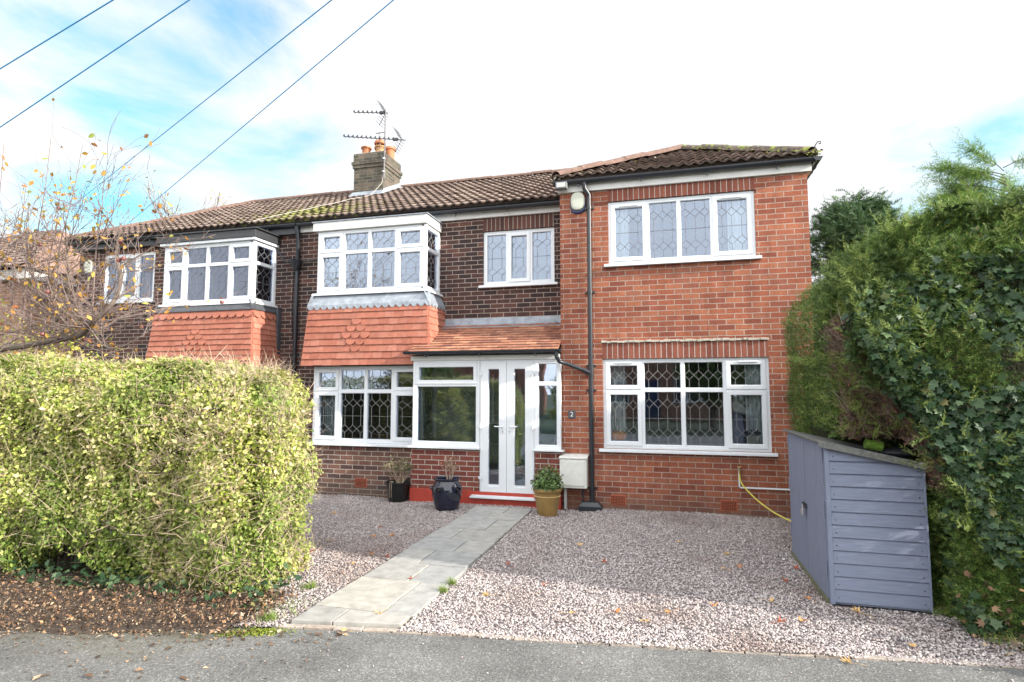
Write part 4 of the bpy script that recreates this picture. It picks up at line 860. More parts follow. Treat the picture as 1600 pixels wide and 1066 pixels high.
b = MB(); b.quad((o.x, eY+.02, eZ-.02), (-6.47, eY+.02, eZ-.02), (-6.47, RY, RZ-.03), (RLX, RY, RZ-.03)); b.quad((o.x, 7.1, eZ-.02), (o.x, eY+.02, eZ-.02), (RLX, RY, RZ-.03)); b.quad((-6.47, 7.1, eZ), (o.x, 7.1, eZ), (RLX, RY, RZ-.03), (-6.47, RY, RZ-.03)); b.build('roof_underlay', M_BLKFASC, nb)
mb = MB(); ridge(mb, (RLX, RY, RZ+.02), (-6.9, RY, RZ+.02)); ridge(mb, o+Vector((.05, .04, .03)), (RLX, RY, RZ+.03), r=.11, seed=6); mb.build('ridge_tiles', M_RIDGE, nr)
house = house_bak

def alarm(x, z, y, label):
    t = thing('alarm_box', label, 'alarm box', (x, y, z))
    s = MB(); prof = [(.10, 0), (.118, .02), (.12, .05), (.10, .062), (.001, .066)]
    # oval shell lathed about the wall normal
    n = 28
    def shell(sx, sz, off, dz, dep):
        q = MB(); 
        rings = [(1, 0), (1.0, .6), (.93, .9), (.7, 1.0), (0.001, 1.02)]
        for (r0, d0), (r1, d1) in zip(rings, rings[1:]):
            for k in range(n):
                a, b_ = 2*math.pi*k/n, 2*math.pi*(k+1)/n
                se = lambda t_, r_: (abs(math.cos(t_))**.75*math.copysign(1, math.cos(t_))*sx*r_, abs(math.sin(t_))**.75*math.copysign(1, math.sin(t_))*sz*r_)
                pt = lambda t_, r_, d_: (x+se(t_, r_)[0], y-off-d_*dep, z+dz+se(t_, r_)[1])
                q.quad(pt(a, r0, d0), pt(a, r1, d1), pt(b_, r1, d1), pt(b_, r0, d0))
        return q
    shell(.115, .15, 0, -.02, .04).build('backplate', mat('navy_plastic', (.02, .03, .10), .4), t, smooth=True)
    shell(.105, .135, .02, .01, .05).build('cover', mat('cream_plastic', (.46, .48, .40), .4), t, smooth=True)
alarm(-1.235, 4.43, 0, 'oval cream alarm box on red brick beside the black drainpipe')
alarm(-11.45, 4.16, .7, 'oval cream alarm box on the dark brick adjoining house behind bare branches')
t = thing('floodlight', 'small grey floodlight under the gutter at the corner of the extension', 'floodlight', (-1.45, -.1, 4.62))
s = MB(); s.box(-1.54, -1.37, -.21, -.10, 4.60, 4.70); s.box(-1.47, -1.44, -.10, -.04, 4.64, 4.70); s.build('housing', mat('grey_plastic', (.17, .18, .19), .4), t, bevel=.012)
s = MB(); s.quad((-1.52, -.2125, 4.62), (-1.39, -.2125, 4.62), (-1.39, -.2125, 4.685), (-1.52, -.2125, 4.685)); s.build('lens', mat('frosted_lens', (.45, .46, .44), .3), t)
t = thing('house_number_plate', 'small dark slate plate reading 2 on the red brick', 'house number', (-1.357, 0, 1.30))
s = MB(); s.box(-1.41, -1.305, -.012, -.001, 1.245, 1.36); pl = s.build('plate', mat('slate', (.07, .08, .09), .6), t, bevel=.002)
fc = bpy.data.curves.new('digit', 'FONT'); fc.body = '2'; fc.size = .095; fc.extrude = .0015; fc.align_x = 'CENTER'; fc.align_y = 'CENTER'
fo = bpy.data.objects.new('digit', fc); C.objects.link(fo); fc.materials.append(mat('white_paint', (.8, .8, .78), .5)); me_ = bpy.data.meshes.new_from_object(fo); bpy.data.objects.remove(fo); fo = bpy.data.objects.new('digit', me_); C.objects.link(fo); fo.parent = t; fo.location = (0, -.0135, .002); fo.rotation_euler = (R(90), 0, 0)
t = thing('meter_box', 'white gas meter box on a grey pipe below the house number', 'meter box', (-1.31, -.1, 0))
M_MB = mat('meter_box_white', (.66, .66, .62), .5, noise=.1, nscale=10)
s = MB(); s.box(-1.505, -1.125, -.20, -.002, .285, .69); s.obox((-1.515, -.215, .69), (.40, 0, 0), (0, .213, .03), (0, 0, .02)); s.build('box_body', M_MB, t, bevel=.006)
s = MB(); s.box(-1.475, -1.155, -.212, -.2015, .32, .665); dd = s.build('box_door', M_MB, t, bevel=.005)
s = MB(); s.tube([(-1.46, -.212, .47), (-1.46, -.222, .47)], .012, 10); s.build('latch', M_ALU, dd)
s = MB(); s.box(-1.455, -1.42, -.13, -.09, -.02, .285); s.build('pipe', mat('grey_pipe', (.42, .43, .42), .5), t)
s = MB(); s.tube([(-1.19, -.10, .29), (-1.19, -.10, .12), (-1.21, -.08, .08)], .012, 8); s.build('gas_pipe', M_DKMET, t)
# white waste pipe + tap, yellow hose
t = thing('outside_tap', 'brass outside tap with white supply pipe under the ground floor window', 'tap', (.89, -.03, .55))
s = MB(); s.tube([(.885, -.02, .62), (.885, -.02, .375), (.90, -.02, .36), (1.9, -.02, .36)], .011, 8); s.build('supply_pipe', M_UPVC, t, smooth=True)
s = MB(); s.tube([(.885, -.02, .60), (.885, -.06, .60), (.885, -.085, .585), (.885, -.085, .555)], .012, 8); s.tube([(.885, -.055, .60), (.885, -.055, .635)], .007, 8); s.tube([(.86, -.055, .637), (.91, -.055, .637)], .007, 8); s.build('tap_body', mat('brass', (.45, .33, .15), .4, metal=.9), t, smooth=True)
hp = [(.885, -.085, .57), (.885, -.09, .50), (.91, -.10, .42), (.99, -.13, .32), (1.12, -.18, .20), (1.27, -.25, .10), (1.42, -.4, .045), (1.60, -.6, .02), (1.9, -.8, .015)]
def smoothpts(p, n=5):
    p = [Vector(q) for q in p]; o = []
    for i in range(len(p)-1):
        a, b_, c, d = p[max(i-1, 0)], p[i], p[i+1], p[min(i+2, len(p)-1)]
        for k in range(n):
            t_ = k/n; o.append(.5*((2*b_)+(c-a)*t_+(2*a-5*b_+4*c-d)*t_*t_+(3*b_-a-3*c+d)*t_**3))
    return o+[p[-1]]
s = MB(); s.tube(smoothpts(hp), .0095, 8); tag(s.build('garden_hose', mat('yellow_hose', (.62, .55, .10), .45), smooth=True), 'yellow garden hose running from the tap behind the shed', 'hose')
# aerial
M_MAST = mat('galvanised_mast', (.16, .15, .16), .6)
t = thing('television_aerial', 'tall mast with two television aerials strapped to the chimney', 'aerial', (-6.10, 3.0, 6.3))
mx_, my_ = -6.03, 2.99
def PXY(x, z): return (x, my_, z)
s = MB(); s.tube([(mx_, my_, 6.35), (mx_+.015, my_, 7.95)], .016, 8); s.tube([(mx_-.22, my_, 7.42), (mx_, my_, 7.42)], .012, 6); s.tube([(mx_-.14, my_, 7.43), (mx_-.14, my_+.05, 7.05), (mx_-.03, my_, 6.8)], .009, 6); s.build('mast', M_MAST, t, smooth=True)
s = MB(); s.box(mx_-.02, mx_+.02, my_-.025, cy0, 6.5, 6.53); s.box(mx_-.02, mx_+.02, my_-.025, cy0, 6.8, 6.83); s.build('bracket', M_ALU, t)
def yagi(a, b, n, dipole, el):
    a, b = Vector(a), Vector(b); an = None; s = MB(); s.tube([a, b], .011, 6); d = (b-a)
    for i in range(n):
        p = a+d*(i/(n-1)*.80); s.tube([p+Vector((0, -el, -.0)), p+Vector((0, el, 0))], .006, 5); s.box(p.x-.012, p.x+.012, p.y-.01, p.y+.01, p.z, p.z+.05)
    q = a+d*.84; s.box(q.x-.07, q.x+.05, q.y-.03, q.y+.03, q.z-.02, q.z+.03)
    o = s.build('antenna', M_DKMET, t); s = MB(); c = a+d*.93
    for sg in (1, -1):
        e_ = c+Vector((-.15, 0, .27*sg)); s.tube([c, e_], .007, 5)
        for k in range(5): p = c+(e_-c)*(k+.6)/5; s.tube([p+Vector((0, -.17, 0)), p+Vector((0, .17, 0))], .005, 5)
    s.build('reflector', M_DKMET, o)
yagi((mx_-.72, my_-.10, 7.93), (mx_+.06, my_+.02, 7.87), 7, 0, .06); yagi((mx_-.95, my_-.12, 7.38), (mx_+.50, my_+.05, 7.20), 12, 0, .06)

# the next detached house seen through the branches
fh = thing('detached_house', 'pale brick house with orange tiled roof and white bay beyond the bare fruit tree', 'house', (-18, 3, 0))
mb = MB(); mb.box(-22, -13.9, 1.2, 9, -.1, 4.2); mb.build('wall', M_FARB, fh)
M_FR = mat('orange_roof', (.22, .13, .095), .9, noise=.35, nscale=3)
e = .35; mb = MB(); a_, b_, c_, d_ = (-22-e, 1.2-e, 4.35), (-13.9+e, 1.2-e, 4.35), (-13.9+e, 9+e, 4.35), (-22-e, 9+e, 4.35); r1, r2 = (-19.4, 5.0, 6.6), (-18.2, 5.0, 6.6)
V0 = Vector((-13.9+e, 1.2-e, 4.35)); 
mb.quad(a_, b_, r2, r1); mb.quad(b_, c_, r2); mb.quad(c_, d_, r1, r2); mb.quad(d_, a_, r1); mb.build('roof', M_FR, fh)
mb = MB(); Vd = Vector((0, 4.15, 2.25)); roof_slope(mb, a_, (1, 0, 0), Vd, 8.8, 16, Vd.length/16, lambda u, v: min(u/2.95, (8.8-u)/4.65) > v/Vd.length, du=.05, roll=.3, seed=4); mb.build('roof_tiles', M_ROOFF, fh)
mb = MB(); mb.box(-22.2, -13.7, 1.0, 1.2, 4.12, 4.33); mb.box(-13.9, -13.7, 1.2, 9.2, 4.12, 4.33); mb.build('eaves_fascia', M_FASC, fh)
mb = MB(); mb.box(-21.5, -18.2, .5, 1.2, 0, 3.9); mb.build('white_bay', M_FASC, fh)
def plainwin(par, x0, x1, z0, z1, y, sgn=-1):
    P_ = Pl((x0, y, z0), (1, 0, 0)) if sgn < 0 else Pl((x1, y, z0), (-1, 0, 0)); s = MB(); W, H = x1-x0, z1-z0; k = 3
    for i in range(k): ring(s, P_, W*i/k, W*(i+1)/k, 0, H, .06, -.03, .03)
    o_ = s.build('window', M_UPVC, par); g_ = MB(); g_.quad(P_.p(0, 0, .005), P_.p(W, 0, .005), P_.p(W, H, .005), P_.p(0, H, .005)); g_.build('pane', M_DARKG, o_)
M_DARKG = mat('dark_glass', (.05, .06, .07), .06, spec=.8)
plainwin(fh, -21.2, -18.5, 2.3, 3.7, .5); plainwin(fh, -16.9, -15.1, 2.4, 3.7, 1.2)

# houses and trees across the road, behind the viewpoint (seen in the window reflections)
def opp(x0, lab, roofc, k):
    o = thing('house_across_road', lab, 'house', (x0+4, -26, 0)); s = MB(); s.box(x0, x0+8.4, -33, -25, -.1, 5.0); s.build('wall', M_EXT if k else M_FARB, o)
    s = MB(); a_, b_, c_, d_ = (x0-.4, -33.4, 5), (x0+8.8, -33.4, 5), (x0+8.8, -24.6, 5), (x0-.4, -24.6, 5); r1, r2 = (x0+3, -29, 7.8), (x0+5.4, -29, 7.8)
    s.quad(a_, b_, r2, r1); s.quad(b_, c_, r2); s.quad(c_, d_, r1, r2); s.quad(d_, a_, r1); s.build('roof', roofc, o)
    for (a, b, c, d) in ((.6, 2.8, .9, 2.1), (5.2, 7.6, .9, 2.2), (.8, 2.6, 3.2, 4.3), (5.2, 7.4, 3.2, 4.4)): plainwin(o, x0+a, x0+b, c, d, -24.98, sgn=1)
    s = MB(); s.box(x0+3.5, x0+4.5, -25, -24.95, 0, 2.1); s.build('door', mat('navy_door', (.03, .05, .12), .4), o)
M_RF2 = mat('brown_roof', (.14, .09, .07), .9, noise=.3)
opp(-17, 'red brick house across the road behind the viewpoint, standing west', M_RF2, 1); opp(-5, 'pale brick house across the road directly behind the viewpoint', M_RF2, 0); opp(7, 'red brick house across the road behind the viewpoint, standing east', M_RF2, 1)

# ================================================================== OBJECTS ON THE DRIVE
sh = thing('bike_shed', 'blue-grey painted lean-to timber shed with padlocked doors against the hedge', 'shed', (1.54, -2.5, 0))
def paint():
    m = mat('blue_grey_paint', (.18, .21, .27), .62); t = m.node_tree; b = t.nodes['Principled BSDF']; tcn = N(t, 'ShaderNodeTexCoord')
    mp = N(t, 'ShaderNodeMapping'); mp.inputs['Scale'].default_value = (2, 2, 30); L(t, tcn.outputs['Object'], mp.inputs[0])
    n = N(t, 'ShaderNodeTexNoise', i_Scale=3.0, i_Detail=8.0, i_Roughness=.7); L(t, mp.outputs[0], n.inputs['Vector'])
    r = ramp(t, [(.3, (.145, .17, .24)), (.6, (.19, .22, .305)), (.8, (.245, .275, .355))]); L(t, n.outputs['Fac'], r.inputs[0]); L(t, r.outputs[0], b.inputs['Base Color'])
    bp = N(t, 'ShaderNodeBump', i_Strength=.35, i_Distance=.004); L(t, n.outputs['Fac'], bp.inputs['Height']); L(t, bp.outputs[0], b.inputs['Normal']); return m
M_SHED = paint()
def paintv():
    m = M_SHED.copy(); m.node_tree.nodes['Mapping'].inputs['Scale'].default_value = (2, 24, 1.3); return m
M_SHEDV = paintv()
SX0, SX1, SY0, SY1 = 1.185, 1.872, -3.195, -1.785
ztop = lambda x: 1.235-(x-SX0)*(1.235-1.09)/(SX1-SX0)
s = MB(); nb_ = 12; hb = 1.235/nb_*.99
for i in range(nb_+1):
    z0 = .02+i*.0985; z1 = z0+.096
    xa, xb = SX0+.03, SX1-.012
    def clipz(x, z): return min(z, ztop(x)-.004)
    if z0 > ztop(xa)-.01: break
    xr = xb if z0 < ztop(xb)-.004 else SX0+(1.235-z0)*(SX1-SX0)/(1.235-1.09)
    yb = SY0; P0 = [(xa, yb-.012, z0), (xr, yb-.012, z0)]; P1 = [(xa, yb-.004, clipz(xa, z1-.014)), (xr, yb-.004, max(z0+.001, clipz(xr, z1-.014)))]; P2 = [(xa, yb+.006, clipz(xa, z1)), (xr, yb+.006, max(z0+.002, clipz(xr, z1)))]
    s.quad(P0[0], P0[1], P1[1], P1[0]); s.quad(P1[0], P1[1], P2[1], P2[0]); s.quad((xa, yb+.01, z0), (xr, yb+.01, z0), P0[1], P0[0])
s.build('board_panel', M_SHED, sh, weld=True); s = MB()
for i in range(12):
    for x in (SX0+.06, SX1-.045):
        z = .055+i*.0985
        if z < ztop(x)-.03: s.tube([(x+rnd.uniform(-.004, .004), SY0-.016, z), (x, SY0-.008, z)], .0035, 6)
s.build('nail_heads', M_DKMET, sh)
s = MB(); s.quad((SX0+.02, SY0+.008, 0), (SX1-.01, SY0+.008, 0), (SX1-.01, SY0+.008, ztop(SX1)), (SX0+.02, SY0+.008, ztop(SX0))); s.quad((SX1, SY0, 0), (SX1, SY1, 0), (SX1, SY1, ztop(SX1)), (SX1, SY0, ztop(SX1))); s.quad((SX1, SY1, 0), (SX0, SY1, 0), (SX0, SY1, ztop(SX0)), (SX1, SY1, ztop(SX1)))
s.quad((SX0+.06, SY1, 0), (SX0+.06, SY0, 0), (SX0+.06, SY0, 1.2), (SX0+.06, SY1, 1.2)); s.build('carcass', M_SHED, sh)
s = MB(); s.box(SX0, SX0+.032, SY0-.014, SY0+.03, 0, ztop(SX0)-.01); s.build('corner_post', M_SHEDV, sh, bevel=.002); s = MB(); s.box(SX1-.012, SX1+.004, SY0-.014, SY0+.03, 0, ztop(SX1)-.004); s.build('corner_post', M_SHEDV, sh, bevel=.002)
for k, (a, b_) in enumerate(((SY0+.034, -2.513), (-2.499, SY1-.004))):
    s = MB(); n = 3
    for i in range(n):
        y0, y1 = a+(b_-a)*i/n, a+(b_-a)*(i+1)/n; s.box(SX0-.006-(.001 if i % 2 else 0), SX0+.02, y0+.0006, y1-.0006, .03, 1.222)
    dr = s.build('shed_door', M_SHEDV, sh, bevel=.0012)
    for z in (.2, .65, 1.08):
        h = MB(); yy = a+.004 if k == 0 else b_-.004; h.box(SX0-.013, SX0-.007, yy-.012, yy+.03 if k == 0 else yy+.006, z, z+.11) if k == 0 else h.box(SX0-.013, SX0-.007, yy-.03, yy+.004, z, z+.11); h.build('hinge', M_SHED, dr, bevel=.001)
s = MB(); s.box(SX0-.02, SX0-.007, -2.56, -2.46, .60, .64); s.tube([(SX0-.035, -2.50, .60), (SX0-.035, -2.50, .64), (SX0-.02, -2.50, .65)], .007, 6); s.build('hasp', M_DKMET, sh)
s = MB(); s.lathe([(.001, -.03), (.028, -.028), (.034, 0), (.028, .028), (.001, .03)], (SX0-.04, -2.52, .565), 14, sx=.45); s.tube([(SX0-.04, -2.54, .58), (SX0-.04, -2.54, .62), (SX0-.04, -2.52, .635), (SX0-.04, -2.50, .62), (SX0-.04, -2.50, .58)], .005, 6); s.build('padlock', M_ALU, sh, smooth=True)
M_FELT = mat('roofing_felt', (.15, .155, .145), .95, noise=.35, nscale=30, bump=.6, bscale=150)
s = MB(); s.obox((SX0-.045, SY0-.05, 1.238), (SX1-SX0+.09, 0, -(1.235-1.09)*(SX1-SX0+.09)/(SX1-SX0)), (0, SY1-SY0+.08, 0), (0, 0, .022)); s.obox((SX0-.046, SY0-.055, 1.212), (SX1-SX0+.092, 0, -(1.235-1.09)*(SX1-SX0+.09)/(SX1-SX0)), (0, .014, 0), (0, 0, .05)); s.build('shed_roof', M_FELT, sh, bevel=.003)
s = MB(); s.box(SX0-.02, SX0+.02, SY0+.03, SY1, -.02, .028); s.build('bearer', mat('mossy_timber', (.13, .13, .08), .95, noise=.3, nscale=20), sh)
# rolled turf + black sack on the shed roof
def blob(c, r, sx, sy, sz, seed, n=16, m=10, amp=.12):
    s = MB(); q = np.random.RandomState(seed); V = []; 
    for j in range(m+1):
        ph = math.pi*j/m
        for i in range(n): th = 2*math.pi*i/n; V.append((math.sin(ph)*math.cos(th), math.sin(ph)*math.sin(th), math.cos(ph)))
    V = np.array(V); d = 1+amp*snoise(V, 1.6, seed)[:, None]; V = V*d*r*np.array([sx, sy, sz])+np.array(c)
    F = [(j*n+i, (j+1)*n+i, (j+1)*n+(i+1) % n, j*n+(i+1) % n) for j in range(m) for i in range(n)]; s.add([tuple(v) for v in V], F); return s
t = thing('rolled_turf', 'small roll of bright green turf on black matting on the shed roof', 'turf roll', (1.66, -3.05, 1.16))
s = MB(); s.tube([(1.52, -3.06, 1.232), (1.64, -3.06, 1.208)], .040, 14); s.build('turf', mat('turf_green', (.13, .24, .03), .95, noise=.4, nscale=60, bump=1, bscale=150), t)
blob((1.76, -3.05, 1.165), .09, 1.6, .9, .45, 3).build('matting', mat('black_sack', (.015, .017, .022), .5), t, smooth=True)
# pots
t = thing('glazed_urn', 'dark blue glazed strawberry urn with side pockets and dried stems by the porch', 'plant pot', (-3.03, -.63, 0))
M_GLZ = mat('blue_black_glaze', (.012, .014, .030), .12, spec=.7, noise=.4, nscale=7)
s = MB(); s.lathe([(.001, .0), (.135, .0), (.15, .015), (.185, .12), (.212, .25), (.205, .34), (.165, .405), (.16, .42), (.185, .435), (.19, .455), (.175, .46), (.15, .445), (.15, .40), (.001, .38)], (-3.03, -.63, -.03), 36); ub = s.build('urn_body', M_GLZ, t, smooth=True)
M_EARTH = mat('potting_soil', (.04, .03, .022), 1, noise=.5, nscale=40)
for a_ in (-1.75, -.45, -3.0, 1.2):
    d = Vector((math.cos(a_), math.sin(a_), 0)); c = Vector((-3.03, -.63, .27))+d*.195; s = MB(); u = Vector((-d.y, d.x, 0)); n = 12
    for k in range(n):
        p0 = [c+u*math.cos(6.283*q/n)*.034+Vector((0, 0, 1))*math.sin(6.283*q/n)*.026 for q in (k, k+1)]; p1 = [c+d*.04+Vector((0, 0, .025))+u*math.cos(6.283*q/n)*.042+(Vector((0, 0, .7))+d*-.6)*math.sin(6.283*q/n)*.034 for q in (k, k+1)]
        s.quad(p0[0], p0[1], p1[1], p1[0]); 
    s.build('pocket', M_GLZ, ub, smooth=True); s = MB(); s.add([c+d*.018+u*math.cos(6.283*q/n)*.034+Vector((0, 0, .008))+Vector((0, 0, 1))*math.sin(6.283*q/n)*.024 for q in range(n)], [tuple(range(n))]); s.build('pocket_soil', M_EARTH, ub)
s = MB(); rk = random.Random(4)
def twigs(s, base, n, h, spread, rk, r0=.006, kids=3, lean=(0, 0)):
    tips = []
    for i in range(n):
        a = rk.uniform(0, 6.28); sp = rk.uniform(.2, 1)*spread; p = Vector(base)+Vector((math.cos(a)*.03, math.sin(a)*.03, 0)); pts = [p]; d = Vector((math.cos(a)*sp+lean[0], math.sin(a)*sp+lean[1], 1)).normalized(); hh = h*rk.uniform(.7, 1.1)
        for k in range(5): d = (d+Vector((rk.uniform(-.2, .2), rk.uniform(-.2, .2), rk.uniform(-.1, .1)))).normalized(); p = p+d*hh/5; pts.append(p)
        s.tube(pts, [r0*(1-.13*k) for k in range(6)], 5); tips.append(pts[-1])
        for k in range(kids):
            q = pts[rk.choice([2, 3, 4])]; e_ = (d+Vector((rk.uniform(-1, 1), rk.uniform(-1, 1), rk.uniform(-.2, .6)))).normalized(); q2 = q+e_*h*.18; q3 = q2+(e_+Vector((rk.uniform(-.5, .5), rk.uniform(-.5, .5), .1))).normalized()*h*.14; s.tube([q, q2, q3], [r0*.6, r0*.45, r0*.25], 4); tips.append(q3)
    return tips
tips = twigs(s, (-3.0, -.63, .36), 7, .34, .45, rk, r0=.0075); s.build('dried_stems', M_TWIG, t)
def puffs(P, n, spread, size, TV=RH_V, TF=RH_F, up=.4):
    P = np.array([list(p) for p in P]); idx = rs.randint(len(P), size=n); Q = P[idx]+rs.normal(size=(n, 3))*spread; Nn = rs.normal(size=(n, 3)); Nn[:, 2] = abs(Nn[:, 2])+up; return scatter(TV, TF, Q, Nn, rs.normal(size=(n, 3)), size*(.6+.8*rs.rand(n)))
V, F = puffs(tips, 260, .018, .03); nmesh('dried_heads', V, F, island('dried_flower', [(0, (.12, .06, .05)), (.5, (.20, .11, .08)), (1, (.30, .2, .13))], .95), t)
t = thing('ochre_pot', 'tall ochre planter with rope band and small evergreen shrub beside the front doors', 'plant pot', (-1.60, -.60, 0))
s = MB(); s.lathe([(.001, 0), (.125, 0), (.13, .01), (.165, .22), (.178, .315), (.195, .325), (.2, .345), (.195, .365), (.18, .37), (.165, .36), (.16, .33), (.001, .325)], (-1.60, -.60, -.02), 36); s.build('planter', mat('ochre_glaze', (.26, .165, .055), .45, noise=.22, nscale=9, bump=.15), t, smooth=True)
s = MB(); pr = [( -1.60+.174*math.cos(6.283*k/90), -.60+.174*math.sin(6.283*k/90), .245+.004*math.sin(k*2.1)) for k in range(91)]; s.tube(pr, [.0065+.0025*(k % 2) for k in range(91)], 6, cap=False); s.build('rope_band', mat('rope_glaze', (.50, .34, .15), .5), t)
s = MB(); tips = twigs(s, (-1.60, -.60, .32), 12, .26, .8, random.Random(6), kids=4); s.build('stems', M_BARK, t)
n = 1500; a = unit(rs.normal(size=(n, 3))); a[:, 2] = abs(a[:, 2])*1.0; rr = rs.rand(n)**.4; rr = rr*(1+.15*snoise(a, 2, 3)); P = a*rr[:, None]*np.array([.225, .225, .27])+np.array([-1.60, -.60, .345])
V, F = scatter(LEAF_V, LEAF_F, P, a+rs.normal(size=(n, 3))*.5+[0, 0, .5], rs.normal(size=(n, 3))+a*.8, .042*(.6+.7*rs.rand(n)))
nmesh('leaves', V, F, island('evergreen_leaf', [(0, (.035, .075, .02)), (.5, (.07, .14, .03)), (.85, (.13, .21, .05)), (1, (.25, .30, .09))], .35, spec=.5, trans=.15), t)
t = thing('black_tub', 'black plastic tub with withered trailing plant tucked beside the porch wall', 'plant pot', (-4.02, -.13, 0))
s = MB(); s.lathe([(.001, 0), (.135, 0), (.14, .01), (.175, .27), (.19, .28), (.195, .305), (.18, .31), (.165, .30), (.16, .26), (.001, .26)], (-4.03, -.13, -.05), 30); s.build('tub', mat('black_plastic', (.012, .013, .014), .35), t, smooth=True)
s = MB(); tips = twigs(s, (-4.0, -.14, .22), 14, .38, .75, random.Random(16), r0=.004, kids=5); 
for k in range(2): a_ = rk.uniform(-1.8, -1.4); s.tube(smoothpts([(-4.03+.12*math.cos(a_), -.13+.12*math.sin(a_), .26), (-4.03+.19*math.cos(a_), -.13+.19*math.sin(a_), .28), (-4.03+.21*math.cos(a_), -.13+.21*math.sin(a_), .16), (-4.03+.2*math.cos(a_), -.13+.2*math.sin(a_), .05)], 3), .003, 4)
s.build('withered_stems', M_TWIG, t)
V, F = puffs(tips, 700, .035, .028); nmesh('withered_leaves', V, F, island('withered_leaf', [(0, (.07, .065, .03)), (.5, (.14, .135, .07)), (1, (.22, .21, .12))], .95), t)
# pumpkin, canister on the window board
t = thing('pumpkin', 'orange pumpkin on the window board behind leaded glass', 'pumpkin', (-.72, .20, .82))
s = MB(); n, m_ = 40, 12; V = []
for j in range(m_+1):
    ph = math.pi*j/m_
    for i in range(n): th = 2*math.pi*i/n; r_ = .118*(1-.09*abs(math.cos(th*4.5))); V.append((-.70+r_*math.sin(ph)*math.cos(th), .155+r_*.55*math.sin(ph)*math.sin(th), 1.00+.082*math.cos(ph)*(1-.25*abs(math.cos(ph))**6)))
s.add(V, [(j*n+i, (j+1)*n+i, (j+1)*n+(i+1) % n, j*n+(i+1) % n) for j in range(m_) for i in range(n)]); s.build('pumpkin_skin', mat('pumpkin_orange', (.85, .26, .02), .5), t, smooth=True)
s = MB(); s.tube([(-.70, .155, 1.075), (-.705, .155, 1.10)], .008, 6); s.build('stalk', M_TWIG, t)
t = thing('storage_box', 'cream box with black lid inside the window by the curtain', 'box', (1.12, .22, .82))
s = MB(); s.box(1.02, 1.19, .16, .28, .895, 1.04); s.build('box_body', mat('cream_card', (.5, .45, .36), .7), t, bevel=.004)
s = MB(); s.box(1.01, 1.20, .15, .29, 1.042, 1.085); s.box(1.04, 1.17, .17, .27, 1.086, 1.115); s.build('lid', M_BLACK, t, bevel=.004)

# ================================================================== VEGETATION
# ---- privet hedge
HX0, HX1, HY0, HY1, HT = -9.2, -3.16, -4.42, -3.68, 1.89
ph = thing('privet_hedge', 'tall clipped privet hedge with yellow-green leaves between the road and the drive', 'hedge', (-6, -4.05, 0))
def hedge_pts(n, depth, seed):
    r = np.random.RandomState(seed); A = [(HX1-HX0)*1.75*1.0, .76*1.75*1.6, (HX1-HX0)*.76*1.2, (HX1-HX0)*1.75*.35]; A = np.array(A)/sum(A); f = r.choice(4, n, p=A)
    u = r.rand(n); v = r.rand(n); P = np.zeros((n, 3)); Nn = np.zeros((n, 3)); X = HX0+(HX1-HX0)*u
    vis = r.rand(n) < .7; X = np.where(vis, -6.6+(HX1+6.6)*u, X)     # most leaves on the stretch in view
    lowf = .10+.15*np.maximum(0, np.sin(X*2.3+.6))+.08*np.sin(X*7)-.22*np.clip((X+4.7)/.7, 0, 1); zf = lowf+(HT-lowf)*v
    q = f == 0; P[q] = np.stack([X, np.full(n, HY0), zf], 1)[q]; Nn[q] = (0, -1, .15)
    zr = .06+(HT-.06)*v
    q = f == 1; P[q] = np.stack([np.full(n, HX1), HY0+(HY1-HY0)*u, zr], 1)[q]; Nn[q] = (1, 0, .15)
    q = f == 2; P[q] = np.stack([X, HY0+(HY1-HY0)*v, np.full(n, HT)], 1)[q]; Nn[q] = (0, 0, 1)
    q = f == 3; P[q] = np.stack([X, np.full(n, HY1), .1+(HT-.1)*v], 1)[q]; Nn[q] = (0, 1, .15)
    # round the edges, and let the top dip to the end
    c = np.array([0, (HY0+HY1)/2, 1.0]); 
    ex = np.maximum(0, P[:, 0]-(HX1-.28))/.28; ez = np.maximum(0, P[:, 2]-(HT-.3))/.3; ey = np.maximum(0, (HY0+.22)-P[:, 1])/.22
    P[:, 0] -= .13*ex*(ez**2)+.07*ex*ey**2; P[:, 1] += .14*ey*ez**2+.10*ey*ex**2; P[:, 2] -= .11*ez*ex**2+.05*ez*ey**2
    P[:, 2] -= .10*np.clip((P[:, 0]+4.4)/1.3, 0, 1)*(P[:, 2] > 1.4)
    Nn = unit(Nn); b = snoise(P, 1.4, 2)*.075+snoise(P, 3.6, 5)*.065+snoise(P, 8.5, 6)*.045
    low = np.clip((.75-P[:, 2])/.75, 0, 1); b = b-.03*low*(f == 0)+.07*np.sin(np.clip(P[:, 2]/HT, 0, 1)*3.14)*(f == 0)
    dd = -np.abs(r.exponential(depth, n)).clip(0, .26)+np.abs(r.normal(size=n))*.02
    return P+Nn*(b+dd)[:, None], Nn, r
P, Nn, r = hedge_pts(140000, .09, 1); kp = (snoise(P, 5.5, 61) > -.50) | (r.rand(len(P)) < .35); P, Nn = P[kp], Nn[kp]
V, F = scatter(RH_V, RH_F, P, Nn+r.normal(size=P.shape)*.75+[0, 0, .35], r.normal(size=P.shape)+[0, 0, .3], .031*np.exp(.33*r.normal(size=len(P))).clip(.4, 2.0))
M_PRIV = island('privet_leaf', [(0, (.13, .19, .03)), (.22, (.27, .34, .05)), (.45, (.44, .49, .10)), (.68, (.60, .60, .21)), (.88, (.70, .64, .38)), (1, (.52, .34, .19))], .5, spec=.35, trans=.32,
    patch=(1.05, .47, .60, [(0, (.10, .17, .03)), (.4, (.19, .28, .05)), (.7, (.30, .38, .08)), (1, (.46, .46, .15))]))
o = nmesh('foliage', V, F, M_PRIV, ph)
